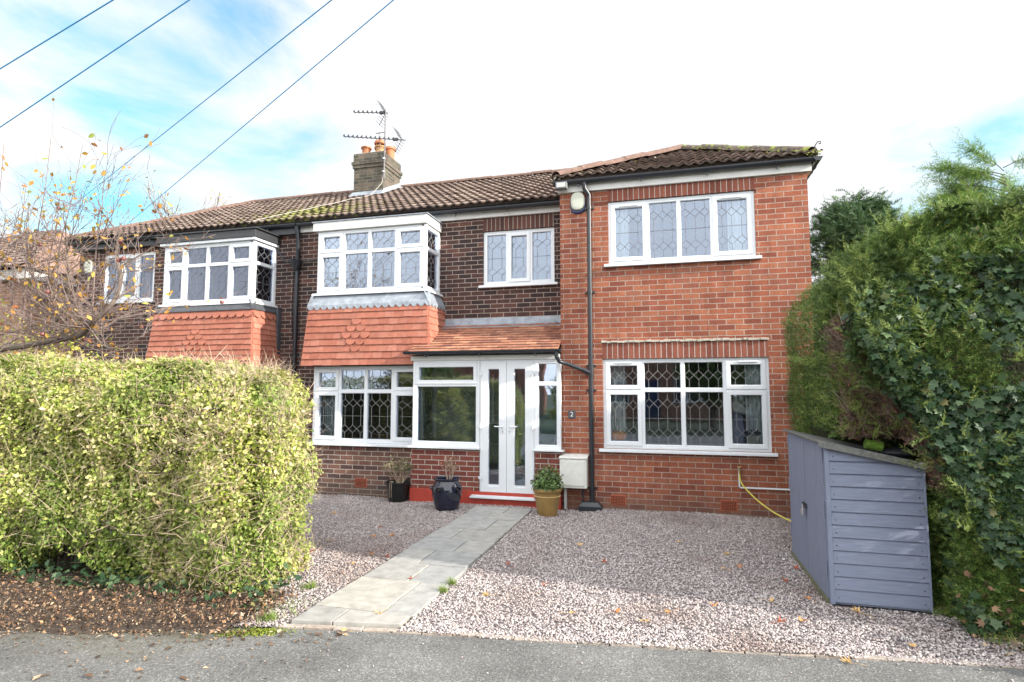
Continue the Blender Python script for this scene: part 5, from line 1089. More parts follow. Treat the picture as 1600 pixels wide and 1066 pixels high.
# twigs: pale dead shoots on the skin and dark stems below
P, Nn, r = hedge_pts(5200, .015, 7); P = P[(P[:, 0] > -6.8)]; Pe = P[P[:, 0] > -4.2]; P = np.concatenate([P, Pe+r.normal(size=Pe.shape)*.03, Pe+r.normal(size=Pe.shape)*.03]); n = len(P); Nn = r.normal(size=(n, 3))+[0, -.3, .9]
rib = np.array([(0, -.007, 0), (0, .007, 0), (.5, .012, .05), (1, 0, 0), (.5, -.004, .05)], float)
ribF = np.array([(0, 1, 2), (0, 2, 4), (4, 2, 3)])
V, F = scatter(rib, ribF, P-unit(Nn)*.03, r.normal(size=(n, 3)), Nn, .10+.14*r.rand(n)); nmesh('dead_shoots', V, F, M_TWIG, ph)
s = MB(); rk = random.Random(8)
for i in range(150):
    x = rk.uniform(-7.2, HX1-.08); y = rk.uniform(HY0+.12, HY1-.1); y = rk.uniform(HY0+.25, HY1-.15); p = Vector((x, y, -.03)); d = Vector((rk.uniform(-.3, .3), rk.uniform(-.12, .1), 1)); pts = [p]
    for k in range(4): p = p+d.normalized()*.19; d += Vector((rk.uniform(-.4, .4), rk.uniform(-.4, .3), 0)); pts.append(p)
    s.tube(pts, [.014, .012, .010, .007, .004], 5)
s.build('stems', M_BARK, ph)
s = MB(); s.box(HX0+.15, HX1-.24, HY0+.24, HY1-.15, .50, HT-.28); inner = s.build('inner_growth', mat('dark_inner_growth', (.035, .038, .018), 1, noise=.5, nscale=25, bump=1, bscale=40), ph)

# ---- conifer hedge on the other side
rh = thing('conifer_hedge', 'tall overgrown conifer hedge with a brown dead patch behind the blue-grey shed', 'hedge', (2.4, -2.2, 0))
prof = np.array([(1.99, -.02), (1.99, .9), (1.80, 1.4), (1.50, 1.8), (1.39, 2.10), (1.41, 2.50), (1.58, 2.80), (1.98, 2.99), (2.7, 3.08), (3.9, 3.05)]); seg = np.linalg.norm(np.diff(prof, axis=0), axis=1); cum = np.r_[0, np.cumsum(seg)]
RY0, RY1 = -3.52, -.75
def rh_pts(n, seed, depth=.05, endshare=.34, smax=None):
    r = np.random.RandomState(seed); s_ = r.rand(n)*(smax or cum[-1]); y = RY0+(RY1-RY0)*r.rand(n)
    X = np.interp(s_, cum, prof[:, 0]); Z = np.interp(s_, cum, prof[:, 1]); k = np.clip(np.searchsorted(cum, s_)-1, 0, len(seg)-1); d = np.diff(prof, axis=0)[k]; Nn = unit(np.stack([-d[:, 1], np.zeros(n), d[:, 0]], 1))
    P = np.stack([X, y, Z], 1)
    kk = n//16; P[:kk] = np.stack([1.40+.68*r.rand(kk), -3.12+.12*r.rand(kk), 1.10+1.25*r.rand(kk)], 1); Nn[:kk] = unit(np.array([[-.45, -1, .1]])); s_fix = P[:kk].copy(); n_fix = Nn[:kk].copy()
    # far end leans back a little at the foot: keep the straight trimmed face
    far = np.clip((y+3.08)/.10, 0, 1); far = far*far*(3-2*far); low = Z < 2.1; P[:, 0] += np.where(low, far*((1.40+.10*np.clip(1-Z, 0, 1))-X), 0)
    e = r.rand(n) < endshare; zt = r.rand(n); Zs = zt*3.0; s2 = np.interp(Zs, prof[:, 1], prof[:, 0]); xe = s2+(4.0-s2)*r.rand(n)**1.5
    ye = RY0+.0*xe-.10*np.sin(np.clip(Zs/3, 0, 1)*3.1)-.12*(xe-2)*.8
    P[e] = np.stack([xe, ye, Zs], 1)[e]; Nn[e] = unit(np.array([[-.25, -1, .1]]))
    top = np.clip((Zs-2.6)/.4, 0, 1); P[e, 1] += (.28*top**2)[e]
    P[:kk] = s_fix; Nn[:kk] = n_fix
    b = snoise(P, 1.3, 4)*.085+snoise(P, 4.2, 8)*.05
    dd = -np.abs(r.exponential(depth, n)).clip(0, .3)+abs(r.normal(size=n))*.03
    P = P+Nn*(b+dd)[:, None]; inb = (P[:, 0] < 1.93) & (P[:, 1] > -3.26) & (P[:, 1] < -1.72) & (P[:, 2] < 1.27); P[inb, 0] = 1.95+.1*r.rand(inb.sum())
    return P, Nn, r
P, Nn, r = rh_pts(98000, 3); brown = (P[:, 1] < -2.93+.10*snoise(P, 2, 5)) & (P[:, 1] > -3.40) & (P[:, 0] < 2.06+.08*snoise(P, 3, 6)) & (P[:, 2] < 2.22+.16*snoise(P, 2.5, 8)) & (P[:, 2] > .9)
keep = (P[:, 1] > -2.6) | (snoise(P, 1.6, 31) > -.42-.5*(P[:, 2] > 2.5)+.35*(P[:, 2] < 1.6)*(P[:, 1] < -3.2)); g = ~brown & keep
T = Nn*1.0+r.normal(size=P.shape)*.45+[0, 0, .75]; nn = r.normal(size=P.shape)+Nn*.5+[0, 0, .3]
near = P[:, 1] < -2.6; S = np.where(near, .085, .042)*(.55+.8*r.rand(len(P))); T = np.where(near[:, None], T, Nn*.45+r.normal(size=P.shape)*.22+[0, 0, 1.1])
V, F = scatter(FR2_V, FR2_F, P[g], nn[g], T[g], S[g])
M_CON = island('conifer_green', [(0, (.035, .07, .018)), (.4, (.075, .14, .03)), (.75, (.14, .23, .05)), (.95, (.25, .33, .085)), (1, (.30, .18, .08))], .6, spec=.25, trans=.2, patch=(1.4, .5, .62, [(0, (.045, .085, .025)), (.6, (.09, .15, .045)), (1, (.20, .27, .08))]))
nmesh('foliage', V, F, M_CON, rh)
V, F = scatter(FR2_V, FR2_F, P[brown], nn[brown], T[brown]*[1, 1, 1.6], S[brown]*.9); nmesh('dead_foliage', V, F, island('dead_conifer', [(0, (.07, .05, .04)), (.5, (.15, .105, .085)), (.85, (.24, .16, .12)), (1, (.30, .12, .06))], .95), rh)
# dead stalks in the brown patch and long stray shoots
P2, N2, r2 = rh_pts(9000, 12, depth=.02, endshare=.2); bm_ = (P2[:, 1] < -2.92) & (P2[:, 1] > -3.4) & (P2[:, 0] < 2.0) & (P2[:, 2] < 2.1) & (P2[:, 2] > 1.1); Pb = P2[bm_][:1500]; n = len(Pb)
V, F = scatter(rib, ribF, Pb, r2.normal(size=(n, 3)), r2.normal(size=(n, 3))*.35+[-.25, 0, 1], .16+.2*r2.rand(n)); nmesh('dead_stalks', V, F, island('dead_stalk', [(0, (.16, .11, .09)), (.7, (.28, .22, .19)), (1, (.40, .33, .28))], .95), rh)
def shoots(base, d, n, L_, seed, spread=.35, size=.075, TV=FR_V, TF=FR_F):
    """long feathery shoots: fronds set along a curving line"""
    r = np.random.RandomState(seed); Ps, Ns, Ts, Ss = [], [], [], []; st = MB()
    for i in range(n):
        p = np.array(base[i % len(base)], float); v = np.array(d, float)+r.normal(size=3)*spread; v /= np.linalg.norm(v); l = L_*(.6+.6*r.rand()); m = int(l/.022); pts = [Vector(p)]
        side = unit(np.cross(v, r.normal(size=3)))
        for k in range(m):
            v = v+r.normal(size=3)*.05+[0, 0, -.006]; v /= np.linalg.norm(v); p = p+v*l/m; f = k/m; pts.append(Vector(p))
            for sg in (1, -1):
                Ps.append(p.copy()); Ts.append(v*.8+side*sg*(.95-.5*f)+r.normal(size=3)*.18); Ns.append(np.cross(v, side)+r.normal(size=3)*.4); Ss.append(size*(1.15-.75*f)*(.7+.5*r.rand()))
        st.tube(pts[::3] if len(pts) > 5 else pts, .0022, 3)
    return scatter(TV, TF, np.array(Ps), np.array(Ns), np.array(Ts), np.array(Ss)), st
Pn, Nm, r = rh_pts(4000, 44, depth=.005); sel = (Pn[:, 1] < -2.2) & (Pn[:, 2] > .4); base = Pn[sel][:700]
(V, F), st = shoots(base, (-.25, -.45, .75), 700, .27, 5, spread=.55, size=.066); nmesh('long_shoots', V, F, island('fresh_conifer', [(0, (.12, .20, .04)), (.5, (.22, .32, .07)), (.9, (.36, .43, .13)), (1, (.45, .30, .12))], .55, trans=.25), rh)
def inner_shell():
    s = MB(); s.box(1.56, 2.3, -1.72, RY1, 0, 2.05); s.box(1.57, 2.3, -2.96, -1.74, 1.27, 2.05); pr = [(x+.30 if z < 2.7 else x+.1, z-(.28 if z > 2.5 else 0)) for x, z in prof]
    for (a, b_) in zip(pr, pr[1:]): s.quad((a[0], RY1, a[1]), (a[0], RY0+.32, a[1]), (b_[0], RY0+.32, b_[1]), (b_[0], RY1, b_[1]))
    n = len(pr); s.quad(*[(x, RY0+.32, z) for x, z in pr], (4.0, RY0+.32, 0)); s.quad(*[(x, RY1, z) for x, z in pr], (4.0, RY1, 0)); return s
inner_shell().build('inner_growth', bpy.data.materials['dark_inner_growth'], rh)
# ---- ivy through the hedge
IV = np.array([(0, 0, 0), (.12, .30, .02), (-.05, .52, -.03), (.38, .36, .05), (.55, .56, -.02), (.66, .24, .05), (1, 0, -.06), (.66, -.24, .05), (.55, -.56, -.02), (.38, -.36, .05), (-.05, -.52, -.03), (.12, -.30, .02)], float)
IVF = np.array([(0, 1, 3), (1, 2, 3), (0, 3, 5), (3, 4, 5), (0, 5, 6), (0, 6, 7), (0, 7, 9), (7, 8, 9), (0, 9, 11), (9, 10, 11)])
P, Nn, r = rh_pts(42000, 9, depth=.05, endshare=.5); msk = snoise(P, 1.7, 17)*.9+.25*(P[:, 1] < -3.2)-.9*(P[:, 1] > -2.6)-.6*(P[:, 2] > 2.65)+.45*(P[:, 2] < 1.7)*(P[:, 1] < -3.2)+.5*np.exp(-((P[:, 2]-2.35)/.18)**2)*(P[:, 1] < -2.6)*(P[:, 0] < 2.0)-.25 > .1
bp_ = (P[:, 1] > -3.36) & (P[:, 0] < 2.0) & (P[:, 2] < 2.15); msk &= ~bp_
P, Nn = P[msk][:13000], Nn[msk][:13000]; n = len(P)
V, F = scatter(IV, IVF, P+Nn*.03, Nn+r.normal(size=(n, 3))*.62+[0, 0, .5], r.normal(size=(n, 3))+[0, 0, -.9], .062*(.4+.85*r.rand(n)))
iv = nmesh('ivy', V, F, island('ivy_leaf', [(0, (.018, .042, .018)), (.5, (.032, .068, .030)), (.85, (.06, .105, .045)), (.98, (.11, .16, .07)), (1, (.22, .20, .08))], .48, spec=.3, trans=.08)); tag(iv, 'dark green ivy climbing through the conifer hedge by the shed', 'ivy', kind='stuff')
# ground ivy and weeds at the hedge foot
def ground_leaves(n, fx, seed, TV, TF, size, up=1.5, zr=.1):
    r = np.random.RandomState(seed); P = fx(r, n); Nn = r.normal(size=(len(P), 3))*.8+[0, 0, up]; return scatter(TV, TF, P, Nn, r.normal(size=(len(P), 3)), size*(.5+.8*r.rand(len(P))))
V, F = ground_leaves(1900, lambda r, n: np.stack([-8+5.0*r.rand(n), -4.62+.65*r.rand(n), .03+.16*r.rand(n)**2], 1), 3, IV, IVF, .05)
tag(nmesh('ground_ivy', V, F, bpy.data.materials['ivy_leaf']), 'dark ivy leaves creeping along the soil under the privet hedge', 'ivy', kind='stuff')
TUF_V = np.array([(0, -.03, 0), (0, .03, 0), (1, 0, .25)], float); TUF_F = np.array([(0, 1, 2)])
def weeds(r, n):
    c = np.array([(2.35, -3.78, .22), (2.1, -3.62, .12), (-2.95, -3.95, .06), (-2.9, -4.4, .22), (-1.83, -3.55, .03), (-2.85, -4.6, .06), (2.6, -3.8, .2), (-1.83, -3.75, .03), (1.93, -3.2, .06)]); k = r.randint(len(c), size=n)
    return np.stack([c[k, 0]+r.normal(size=n)*c[k, 2]*.6, c[k, 1]+r.normal(size=n)*c[k, 2]*.45, np.full(n, .005)], 1)
r = np.random.RandomState(2); P = weeds(r, 1500); V, F = scatter(TUF_V, TUF_F, P, r.normal(size=(1500, 3)), r.normal(size=(1500, 3))*.55+[0, 0, 1], .035+.05*r.rand(1500))
tag(nmesh('weeds', V, F, island('weed_green', [(0, (.10, .17, .03)), (1, (.26, .34, .08))], .7, trans=.2)), 'small green weeds and grass tufts along the edges of drive and path', 'weeds', kind='stuff')
r = np.random.RandomState(5); n = 1500; P = np.stack([-2.84+r.normal(size=n)*.12, -4.80+r.normal(size=n)*.035, np.full(n, -.021)+.006*r.rand(n)], 1); P[:, 1] += (P[:, 0]+2.88)*.35
V, F = scatter(RH_V, RH_F, P, r.normal(size=(n, 3))*.5+[0, 0, 1], r.normal(size=(n, 3)), .013*(.5+r.rand(n))); tag(nmesh('moss', V, F, island('road_moss', [(0, (.10, .13, .015)), (1, (.22, .27, .03))], .9)), 'bright yellow-green moss patch on the asphalt by the path corner', 'moss', kind='stuff')

# ---- taller conifer growing above the hedge
tcf = thing('leylandii_tree', 'feathery light green conifer rising above the hedge', 'tree', (3.4, -2.3, 0))
s = MB(); s.tube([(3.3, -2.3, 0), (3.2, -2.3, 1.6), (3.08, -2.34, 2.9), (3.04, -2.36, 3.3)], [.10, .08, .03, .004], 8)
lims = []
rk = random.Random(12)
for k in range(46):
    z = 2.3+1.35*(k/45)**1.1; a_ = rk.uniform(0, 6.283) if k % 2 else rk.uniform(2.6, 4.3); l = (.78-.50*(z-2.3)/1.5)*rk.uniform(.75, 1.15); d = Vector((math.cos(a_), math.sin(a_)*.7, .62)); p0 = Vector((3.16-.13*(z-2.0), -2.33, z)); pts = [p0+d*l*t_+Vector((0, 0, -.10*t_*t_)) for t_ in (0, .35, .7, 1)]; s.tube(pts, [.0045, .004, .003, .0015], 4); lims.append((pts, a_, l))
s.build('trunk', M_BARK, tcf)
VV, FF = [], []; off = 0
for i, (pts, a_, l) in enumerate(lims):
    bs = [tuple(pts[0].lerp(pts[-1], t_)) for t_ in (.25, .45, .65, .85, 1.0)]; dv = (pts[-1]-pts[0]).normalized(); (V, F), st = shoots(bs, tuple(dv), 24, .27, 100+i, spread=.36, size=.062); VV.append(V); FF.append(F+off); off += len(V)
V, F = np.concatenate(VV), np.concatenate(FF); nmesh('crown', V, F, island('leylandii_green', [(0, (.07, .14, .03)), (.5, (.14, .25, .045)), (1, (.26, .38, .08))], .55, trans=.3), tcf)
# denser conifers further over, out of frame: they shade the lower storey
for k, (x, y, h, rr_) in enumerate(((5.4, -1.1, 3.75, .8), (6.8, -1.4, 3.5, .9), (5.0, -2.6, 3.2, .8))):
    t = thing('garden_conifer', ['dense conifer beyond the hedge next to the extension', 'dense conifer standing furthest along the side garden', 'low dense conifer behind the overgrown hedge'][k], 'tree', (x, y, 0))
    s = MB(); s.tube([(x, y, 0), (x, y, h*.9)], [.1, .03], 8); s.build('trunk', M_BARK, t)
    r = np.random.RandomState(k); n = 7000; a = r.rand(n)*6.283; z = h*r.rand(n)**.8; rad = rr_*np.minimum(1, (h-z)/(h*.28))*(.8+.25*r.rand(n)); P = np.stack([x+rad*np.cos(a), y+rad*np.sin(a), z], 1); Nn = np.stack([np.cos(a), np.sin(a), np.full(n, .3)], 1)
    V, F = scatter(FR2_V, FR2_F, P, Nn+r.normal(size=(n, 3))*.5, r.normal(size=(n, 3))+Nn+[0, 0, .8], .20*(.6+.7*r.rand(n))); nmesh('crown', V, F, M_CON, t)

t = thing('garden_shrub', 'unseen low shrub added to shade the gravel by the conifer hedge end', 'shrub', (3.6, -4.05, 0)); s = MB(); tips = twigs(s, (3.6, -4.02, 0), 26, .75, .9, random.Random(23), r0=.01, kids=5); s.build('stems', M_BARK, t)  # made-up shrub out of frame, added to cast shade on the gravel
r = np.random.RandomState(77); n = 5000; a = unit(r.normal(size=(n, 3))); a[:, 2] = abs(a[:, 2]); P = a*(r.rand(n)**.35)[:, None]*np.array([1.0, .32, .88])+np.array([3.7, -4.08, 0]); V, F = scatter(LEAF_V, LEAF_F, P, a+r.normal(size=(n, 3))*.5, r.normal(size=(n, 3)), .07*(.6+.7*r.rand(n))); nmesh('leaves', V, F, M_CON, t)
def dark_conifer(name, lab, x, y, h, z0, rad, seed, m, n=15000, size=.30, power=.7, group=None):
    t = thing(name, lab, 'tree', (x, y, 0), group=group); s = MB(); s.tube([(x, y, 0), (x, y, h*.5), (x, y, h*.97)], [.22, .12, .02], 8); rk = random.Random(seed); limbs = []
    r = np.random.RandomState(seed); Ps = []; Ns = []; Ts = []
    nb = 120
    for k in range(nb):
        z = z0+(h-z0)*(k/nb)**.9; a = r.rand()*6.283; l = rad*((h-z)/(h-z0))**power*(.7+.45*r.rand())+.12; d = np.array([math.cos(a), math.sin(a), .45]); p0 = np.array([x, y, z-.2]); s.tube([tuple(p0), tuple(p0+d*l)], [.03, .008], 4)
        c = int(n/nb); tt = r.rand(c)**.6; P = p0+d*l*tt[:, None]+r.normal(size=(c, 3))*(.07+.16*(1-tt))[:, None]*rad*.7; Ps.append(P); Ns.append(r.normal(size=(c, 3))+[0, 0, .8]); Ts.append(np.tile(d, (c, 1))+r.normal(size=(c, 3))*.5)
    s.build('trunk', M_BARK, t); P = np.concatenate(Ps); V, F = scatter(FR2_V, FR2_F, P, np.concatenate(Ns), np.concatenate(Ts), size*(.5+.8*r.rand(len(P)))); nmesh('crown', V, F, m, t)
M_DCON = island('dark_conifer', [(0, (.03, .065, .028)), (.5, (.055, .11, .045)), (1, (.10, .17, .06))], .6, trans=.1)
dark_conifer('conifer_tree', 'dark green bushy conifer behind the house beside the extension wall', 4.15, 6.0, 5.8, .9, 1.85, 3, M_DCON, n=26000, size=.22, power=.42)
dark_conifer('conifer_tree', 'smaller dark conifer lower down behind the clipped hedge end', 6.6, 6.5, 5.0, 1.2, 1.7, 5, M_DCON, n=15000, size=.24, power=.5)
# trees over the road, only mirrored in the glass
M_YCON = island('golden_conifer', [(0, (.22, .27, .04)), (.5, (.42, .44, .08)), (1, (.58, .52, .18))], .6, trans=.2)
dark_conifer('golden_conifer', 'small golden conifer behind the privet hedge, mirrored in the porch glass', -4.45, -3.25, 1.76, .12, .40, 9, M_YCON, n=7000, size=.075, power=.45)
dark_conifer('golden_conifer', 'golden-green conifer across the road, mirrored in the front doors', -3.8, -15.5, 3.0, .2, 1.1, 19, M_YCON, n=7000, size=.28)
for k, (x, h) in enumerate(((-11.5, 5.2), (1.8, 4.0), (6.0, 6.5), (12.5, 6.0))):
    dark_conifer('garden_tree', ['broad green tree across the road on the far west side', 'round green tree across the road in front of the pale house', 'tall green tree across the road between two houses', 'tall green tree across the road on the far east side'][k], x, -17.5, h, 1.2, 1.7, 30+k, M_CON, n=5000, size=.4, power=.5)

# ---- bare fruit tree behind the privet hedge
ft = thing('fruit_tree', 'bare fruit tree with few orange leaves and red fruit behind the privet hedge', 'tree', (-8.7, -2.95, 0))
tw = MB(); limb = MB(); leafP, leafD, frP = [], [], []; rk = random.Random(33)
def grow(p, d, l, r_, lvl):
    n = max(3, int(l/.12)); pts = [Vector(p)]; d = Vector(d).normalized()
    for k in range(n):
        d = (d+Vector((rk.uniform(-.22, .22), rk.uniform(-.22, .22), rk.uniform(-.12, .2)))).normalized(); pts.append(pts[-1]+d*l/n)
    (limb if r_ > .009 else tw).tube(pts, [max(.0022, r_*(1-.7*k/n)) for k in range(n+1)], 6 if r_ > .009 else 4, cap=False)
    if lvl < 3:
        for k in range([4, 4, 2][lvl]):
            i = rk.randint(1, n); dd = (d+Vector((rk.uniform(-1.1, 1.1), rk.uniform(-1.0, 1.0), rk.uniform(-.5, .9)))).normalized(); grow(pts[i], dd, l*rk.uniform(.38, .7), r_*(1-.6*i/n)*.6+.0008, lvl+1)
    if lvl >= 2:
        for q in pts[1:]:
            if rk.random() < .10: leafP.append(tuple(q)); leafD.append(tuple(d))
    if lvl == 2 and rk.random() < .13: frP.append(tuple(pts[-1]))
FY = -2.95
LB = [([(-8.7, 0), (-8.6, 1.2), (-8.35, 2.05), (-7.75, 2.22), (-7.28, 2.30), (-6.95, 2.34), (-6.6, 2.50), (-6.34, 2.68), (-6.30, 2.98), (-6.42, 3.3), (-6.44, 3.62)], .050),
      ([(-7.28, 2.30), (-7.5, 2.55), (-7.75, 2.85), (-8.0, 3.3), (-8.05, 3.7)], .026), 
      ([(-6.75, 2.42), (-6.5, 2.2), (-6.2, 2.15), (-5.9, 2.3)], .014), ([(-7.6, 2.25), (-7.25, 2.75), (-7.1, 3.2), (-7.15, 3.7)], .020), ([(-6.38, 3.1), (-6.15, 3.28), (-5.95, 3.40), (-5.8, 3.5)], .009),
      ([(-8.35, 2.05), (-8.6, 2.6), (-8.5, 3.2), (-8.6, 3.8)], .024), ([(-6.42, 3.3), (-6.7, 3.6), (-6.75, 3.95)], .010)]
starts = []
for pts2, r0 in LB:
    pts = smoothpts([(x, FY+.10*math.sin(x*3+z*2), z) for x, z in pts2], 4); limb.tube(pts, [r0*(1-.72*k/len(pts)) for k in range(len(pts))], 8)
    starts += [(p, r0*(1-.72*k/len(pts))) for k, p in enumerate(pts) if p.z > 2.0]
for k in range(165):
    p, r0 = rk.choice(starts); p, r0 = (p, r0) if p.x < -6.5 else rk.choice(starts); grow(p, (rk.uniform(-1, 1), rk.uniform(-.5, .5), rk.uniform(-.35, 1.1)), rk.uniform(.45, 1.05)*(.6 if p.x > -6.6 else 1), min(r0*.5, .0075)+.001, 1)
# straight water shoots
for (x, z0, x1, z1) in ((-7.75, 3.5, -7.62, 4.92), (-7.35, 3.4, -7.08, 4.74), (-8.1, 3.3, -8.0, 4.3), (-8.5, 3.6, -8.45, 4.9), (-6.75, 3.4, -6.70, 4.15), (-7.5, 3.3, -7.4, 4.2), (-6.6, 3.1, -6.62, 3.9), (-7.9, 3.2, -7.95, 4.2)):
    pts = smoothpts([(x, FY, 2.4), (x, FY, z0), ((x+x1)/2+.05, FY-.02, (z0+z1)/2), (x1, FY, z1)], 4); tw.tube(pts, [.009-.006*k/len(pts) for k in range(len(pts))], 5)
    for q in pts[6:]: 
        if rk.random() < .5: leafP.append(tuple(q)); leafD.append((rk.uniform(-1, 1), -.2, rk.uniform(-.2, .5)))
limb.build('branches', M_BARK, ft); tw.build('twigs', mat('twig_grey_brown', (.19, .14, .125), .85, noise=.3, nscale=20), ft)
lp = np.array(leafP); n = len(lp); r = np.random.RandomState(3); V, F = scatter(LEAF_V, LEAF_F, lp+r.normal(size=(n, 3))*.015, r.normal(size=(n, 3)), r.normal(size=(n, 3))+[0, 0, -.4], .075*(.6+.6*r.rand(n)))
nmesh('leaves', V, F, island('autumn_leaf', [(0, (.36, .17, .05)), (.35, (.48, .27, .06)), (.65, (.52, .36, .09)), (.8, (.40, .15, .06)), (.92, (.42, .40, .10)), (1, (.22, .28, .06))], .6, trans=.3), ft)
print('fruit tree leaves', n, 'fruit', len(frP))
for p in frP[:13]:
    s = MB(); s.lathe([(.001, -.026), (.018, -.022), (.026, 0), (.02, .02), (.004, .024)], Vector(p)-Vector((0, 0, .04)), 10); s.build('fruit', bpy.data.materials.get('fruit_red') or mat('fruit_red', (.16, .05, .045), .4), ft, smooth=True)
# low green shrub and climber under the fruit tree
t = thing('garden_shrub', 'low yellow-green shrub under the fruit tree behind the hedge', 'shrub', (-9.6, -1.6, 0)); s = MB(); tips = twigs(s, (-9.6, -1.6, .2), 30, 2.2, .30, random.Random(3), r0=.012, kids=6); s.build('stems', M_BARK, t)
V, F = puffs(tips, 2200, .16, .06, LEAF_V, LEAF_F); nmesh('leaves', V, F, island('shrub_leaf', [(0, (.16, .22, .04)), (.5, (.32, .34, .07)), (1, (.55, .38, .07))], .6, trans=.3), t)

# ---- bare tree behind the roof
t = thing('bare_tree', 'bare tree with last yellow leaves behind the adjoining house roof', 'tree', (-20.4, 13, 0)); bt_tw = MB(); lp2 = []
def grow2(p, d, l, r_, lvl):
    n = 4; pts = [Vector(p)]; d = Vector(d).normalized()
    for k in range(n): d = (d+Vector((rk.uniform(-.2, .2), rk.uniform(-.2, .2), rk.uniform(-.05, .2)))).normalized(); pts.append(pts[-1]+d*l/n)
    bt_tw.tube(pts, [max(.009, r_*(1-.6*k/n)) for k in range(n+1)], 4, cap=False)
    if lvl < 4:
        for k in range(5): i = rk.randint(1, n); grow2(pts[i], d+Vector((rk.uniform(-.8, .8), rk.uniform(-.8, .8), rk.uniform(-.2, .5))), l*rk.uniform(.5, .75), r_*.55, lvl+1)
    else: lp2.append(tuple(pts[-1]))
bt_tw.tube([(-20.4, 13, 0), (-20.3, 13, 4), (-20.2, 13, 6.4)], [.3, .22, .16], 8)
for k in range(7): a_ = k*.9; grow2((-20.2, 13, 5.6+.1*k), (math.cos(a_)*.9, math.sin(a_)*.6, .75), 2.2, .09, 1)
bt_tw.build('branches', mat('distant_bark', (.26, .23, .21), .9), t)
q = np.array(lp2); r = np.random.RandomState(4); sel = r.rand(len(q)) < .5; q = q[sel]; V, F = scatter(RH_V, RH_F, q, r.normal(size=q.shape), r.normal(size=q.shape), .12*(.6+.8*r.rand(len(q)))); nmesh('leaves', V, F, island('last_leaf', [(0, (.45, .38, .10)), (1, (.35, .38, .12))], .7), t)

# ================================================================== FALLEN LEAVES
ML_V = []; ang = [(-1.57, .28), (-1.25, .75), (-.95, .45), (-.62, 1.0), (-.34, .5), (0, 1.15), (.34, .5), (.62, 1.0), (.95, .45), (1.25, .75), (1.57, .28)]
for a_, q in ang: ML_V.append((.1+q*.55*math.cos(a_), q*.55*math.sin(a_), .10*q*q*(.5+.5*math.sin(a_*3))))
ML_V = np.array([(0, 0, .02)]+ML_V); ML_F = np.array([(0, k, k+1) for k in range(1, len(ang))])
def leafmesh(seed, m, size, curl):
    r = np.random.RandomState(seed); V = ML_V.copy()*size; V[:, 2] += curl*size*(V[:, 1]/size)**2*1.2+r.normal(size=len(V))*.05*size; s = MB(); s.add([tuple(v) for v in V], [tuple(f) for f in ML_F]); s.tube([(0, 0, .002), (-.05, .01, .006), (-.09, .0, .004)], .0012, 4); return s
M_LO = [mat('leaf_orange', (.50, .20, .05), .65, noise=.3, nscale=40), mat('leaf_tan', (.56, .36, .15), .7, noise=.3, nscale=40), mat('leaf_russet', (.30, .075, .035), .65, noise=.3, nscale=40)]
spots = [(1350-480, 930, 1)]
PXL = {0: [(1.05, -3.15), (.62, -2.35), (-.02, -3.72), (.30, -3.55), (-2.95, -2.9), (-3.25, -2.3), (-3.1, -2.2), (-.42, -3.85), (1.28, -2.9), (.9, -3.65)],
       1: [(-.75, -3.95), (-1.45, -3.7), (.48, -2.5), (.56, -1.95), (-.95, -2.1), (-2.1, -4.3), (-2.2, -4.62), (1.35, -3.35), (1.5, -3.9), (1.05, -4.22), (-3.6, -2.6), (-2.95, -3.3), (-.2, -3.95), (-4.3, -1.4), (.1, -1.6), (.72, -3.3)],
       2: [(-1.05, -3.35), (-.65, -2.6), (-1.5, -2.9), (.95, -2.75), (-2.2, -3.55), (-3.4, -1.9), (-3.55, -3.0), (-2.75, -3.0), (1.1, -2.3), (.72, -3.75)]}
LL = ['crisp orange maple leaf lying on the gravel drive', 'curled pale tan maple leaf lying on the ground', 'dark russet dry leaf lying on the drive']
for k in range(3):
    src = []
    for v in range(2):
        s = leafmesh(50+k*3+v, M_LO[k], .098, .9+.6*v); me_o = s.build('fallen_leaf', M_LO[k]); src.append(me_o)
    for i, (x, y) in enumerate(PXL[k]):
        o = src[i] if i < 2 else src[i % 2].copy()
        if i >= 2: C.objects.link(o)
        z = .012+(gz(x, y) if y > edge_y(x) else -.03); o.location = (x, y, z+.012); o.rotation_euler = (rnd.uniform(-.25, .25), rnd.uniform(-.25, .25), rnd.uniform(0, 6.28)); o.scale = (rnd.uniform(.75, 1.1),)*3
        if y < edge_y(x): pl_ = 'on the asphalt by the edging bricks'
        elif PX0-.05 < x < PX1+.05: pl_ = 'on the stone path'
        elif x < PX0: pl_ = 'on the gravel between privet hedge and path' if y < -2.5 else 'on the gravel below the bay window'
        elif x > .8: pl_ = 'on the gravel near the shed' if y > -3.4 else 'on the gravel between shed and road'
        else: pl_ = 'on the sunlit gravel by the road' if y < -3.2 else 'on the shaded gravel before the extension'
        LW = ['orange leaf', 'pale tan leaf', 'dark russet leaf'][k]+' '+pl_
        tag(o, LW, 'leaf', group=['orange fallen leaves', 'tan fallen leaves', 'russet fallen leaves'][k])
sets = {}
for o in list(C.objects):
    if o.name.startswith('fallen_leaf'): sets.setdefault(o['label'], []).append(o)
for lab, os_ in sets.items():
    if len(os_) > 1:
        vx_ = lambda o: (o.location-camo.location).dot(rt)/(o.location-camo.location).dot(fw)
        os_.sort(key=vx_); n = len(os_); cnt = {2: 'two', 3: 'three', 4: 'four', 5: 'five', 6: 'six', 7: 'seven', 8: 'eight'}[n]
        for i, o in enumerate(os_): o['label'] = lab+', '+('leftmost' if i == 0 else 'rightmost' if i == n-1 else ['', 'second', 'third', 'fourth', 'fifth', 'sixth', 'seventh'][i]+' from the left')+' of '+cnt
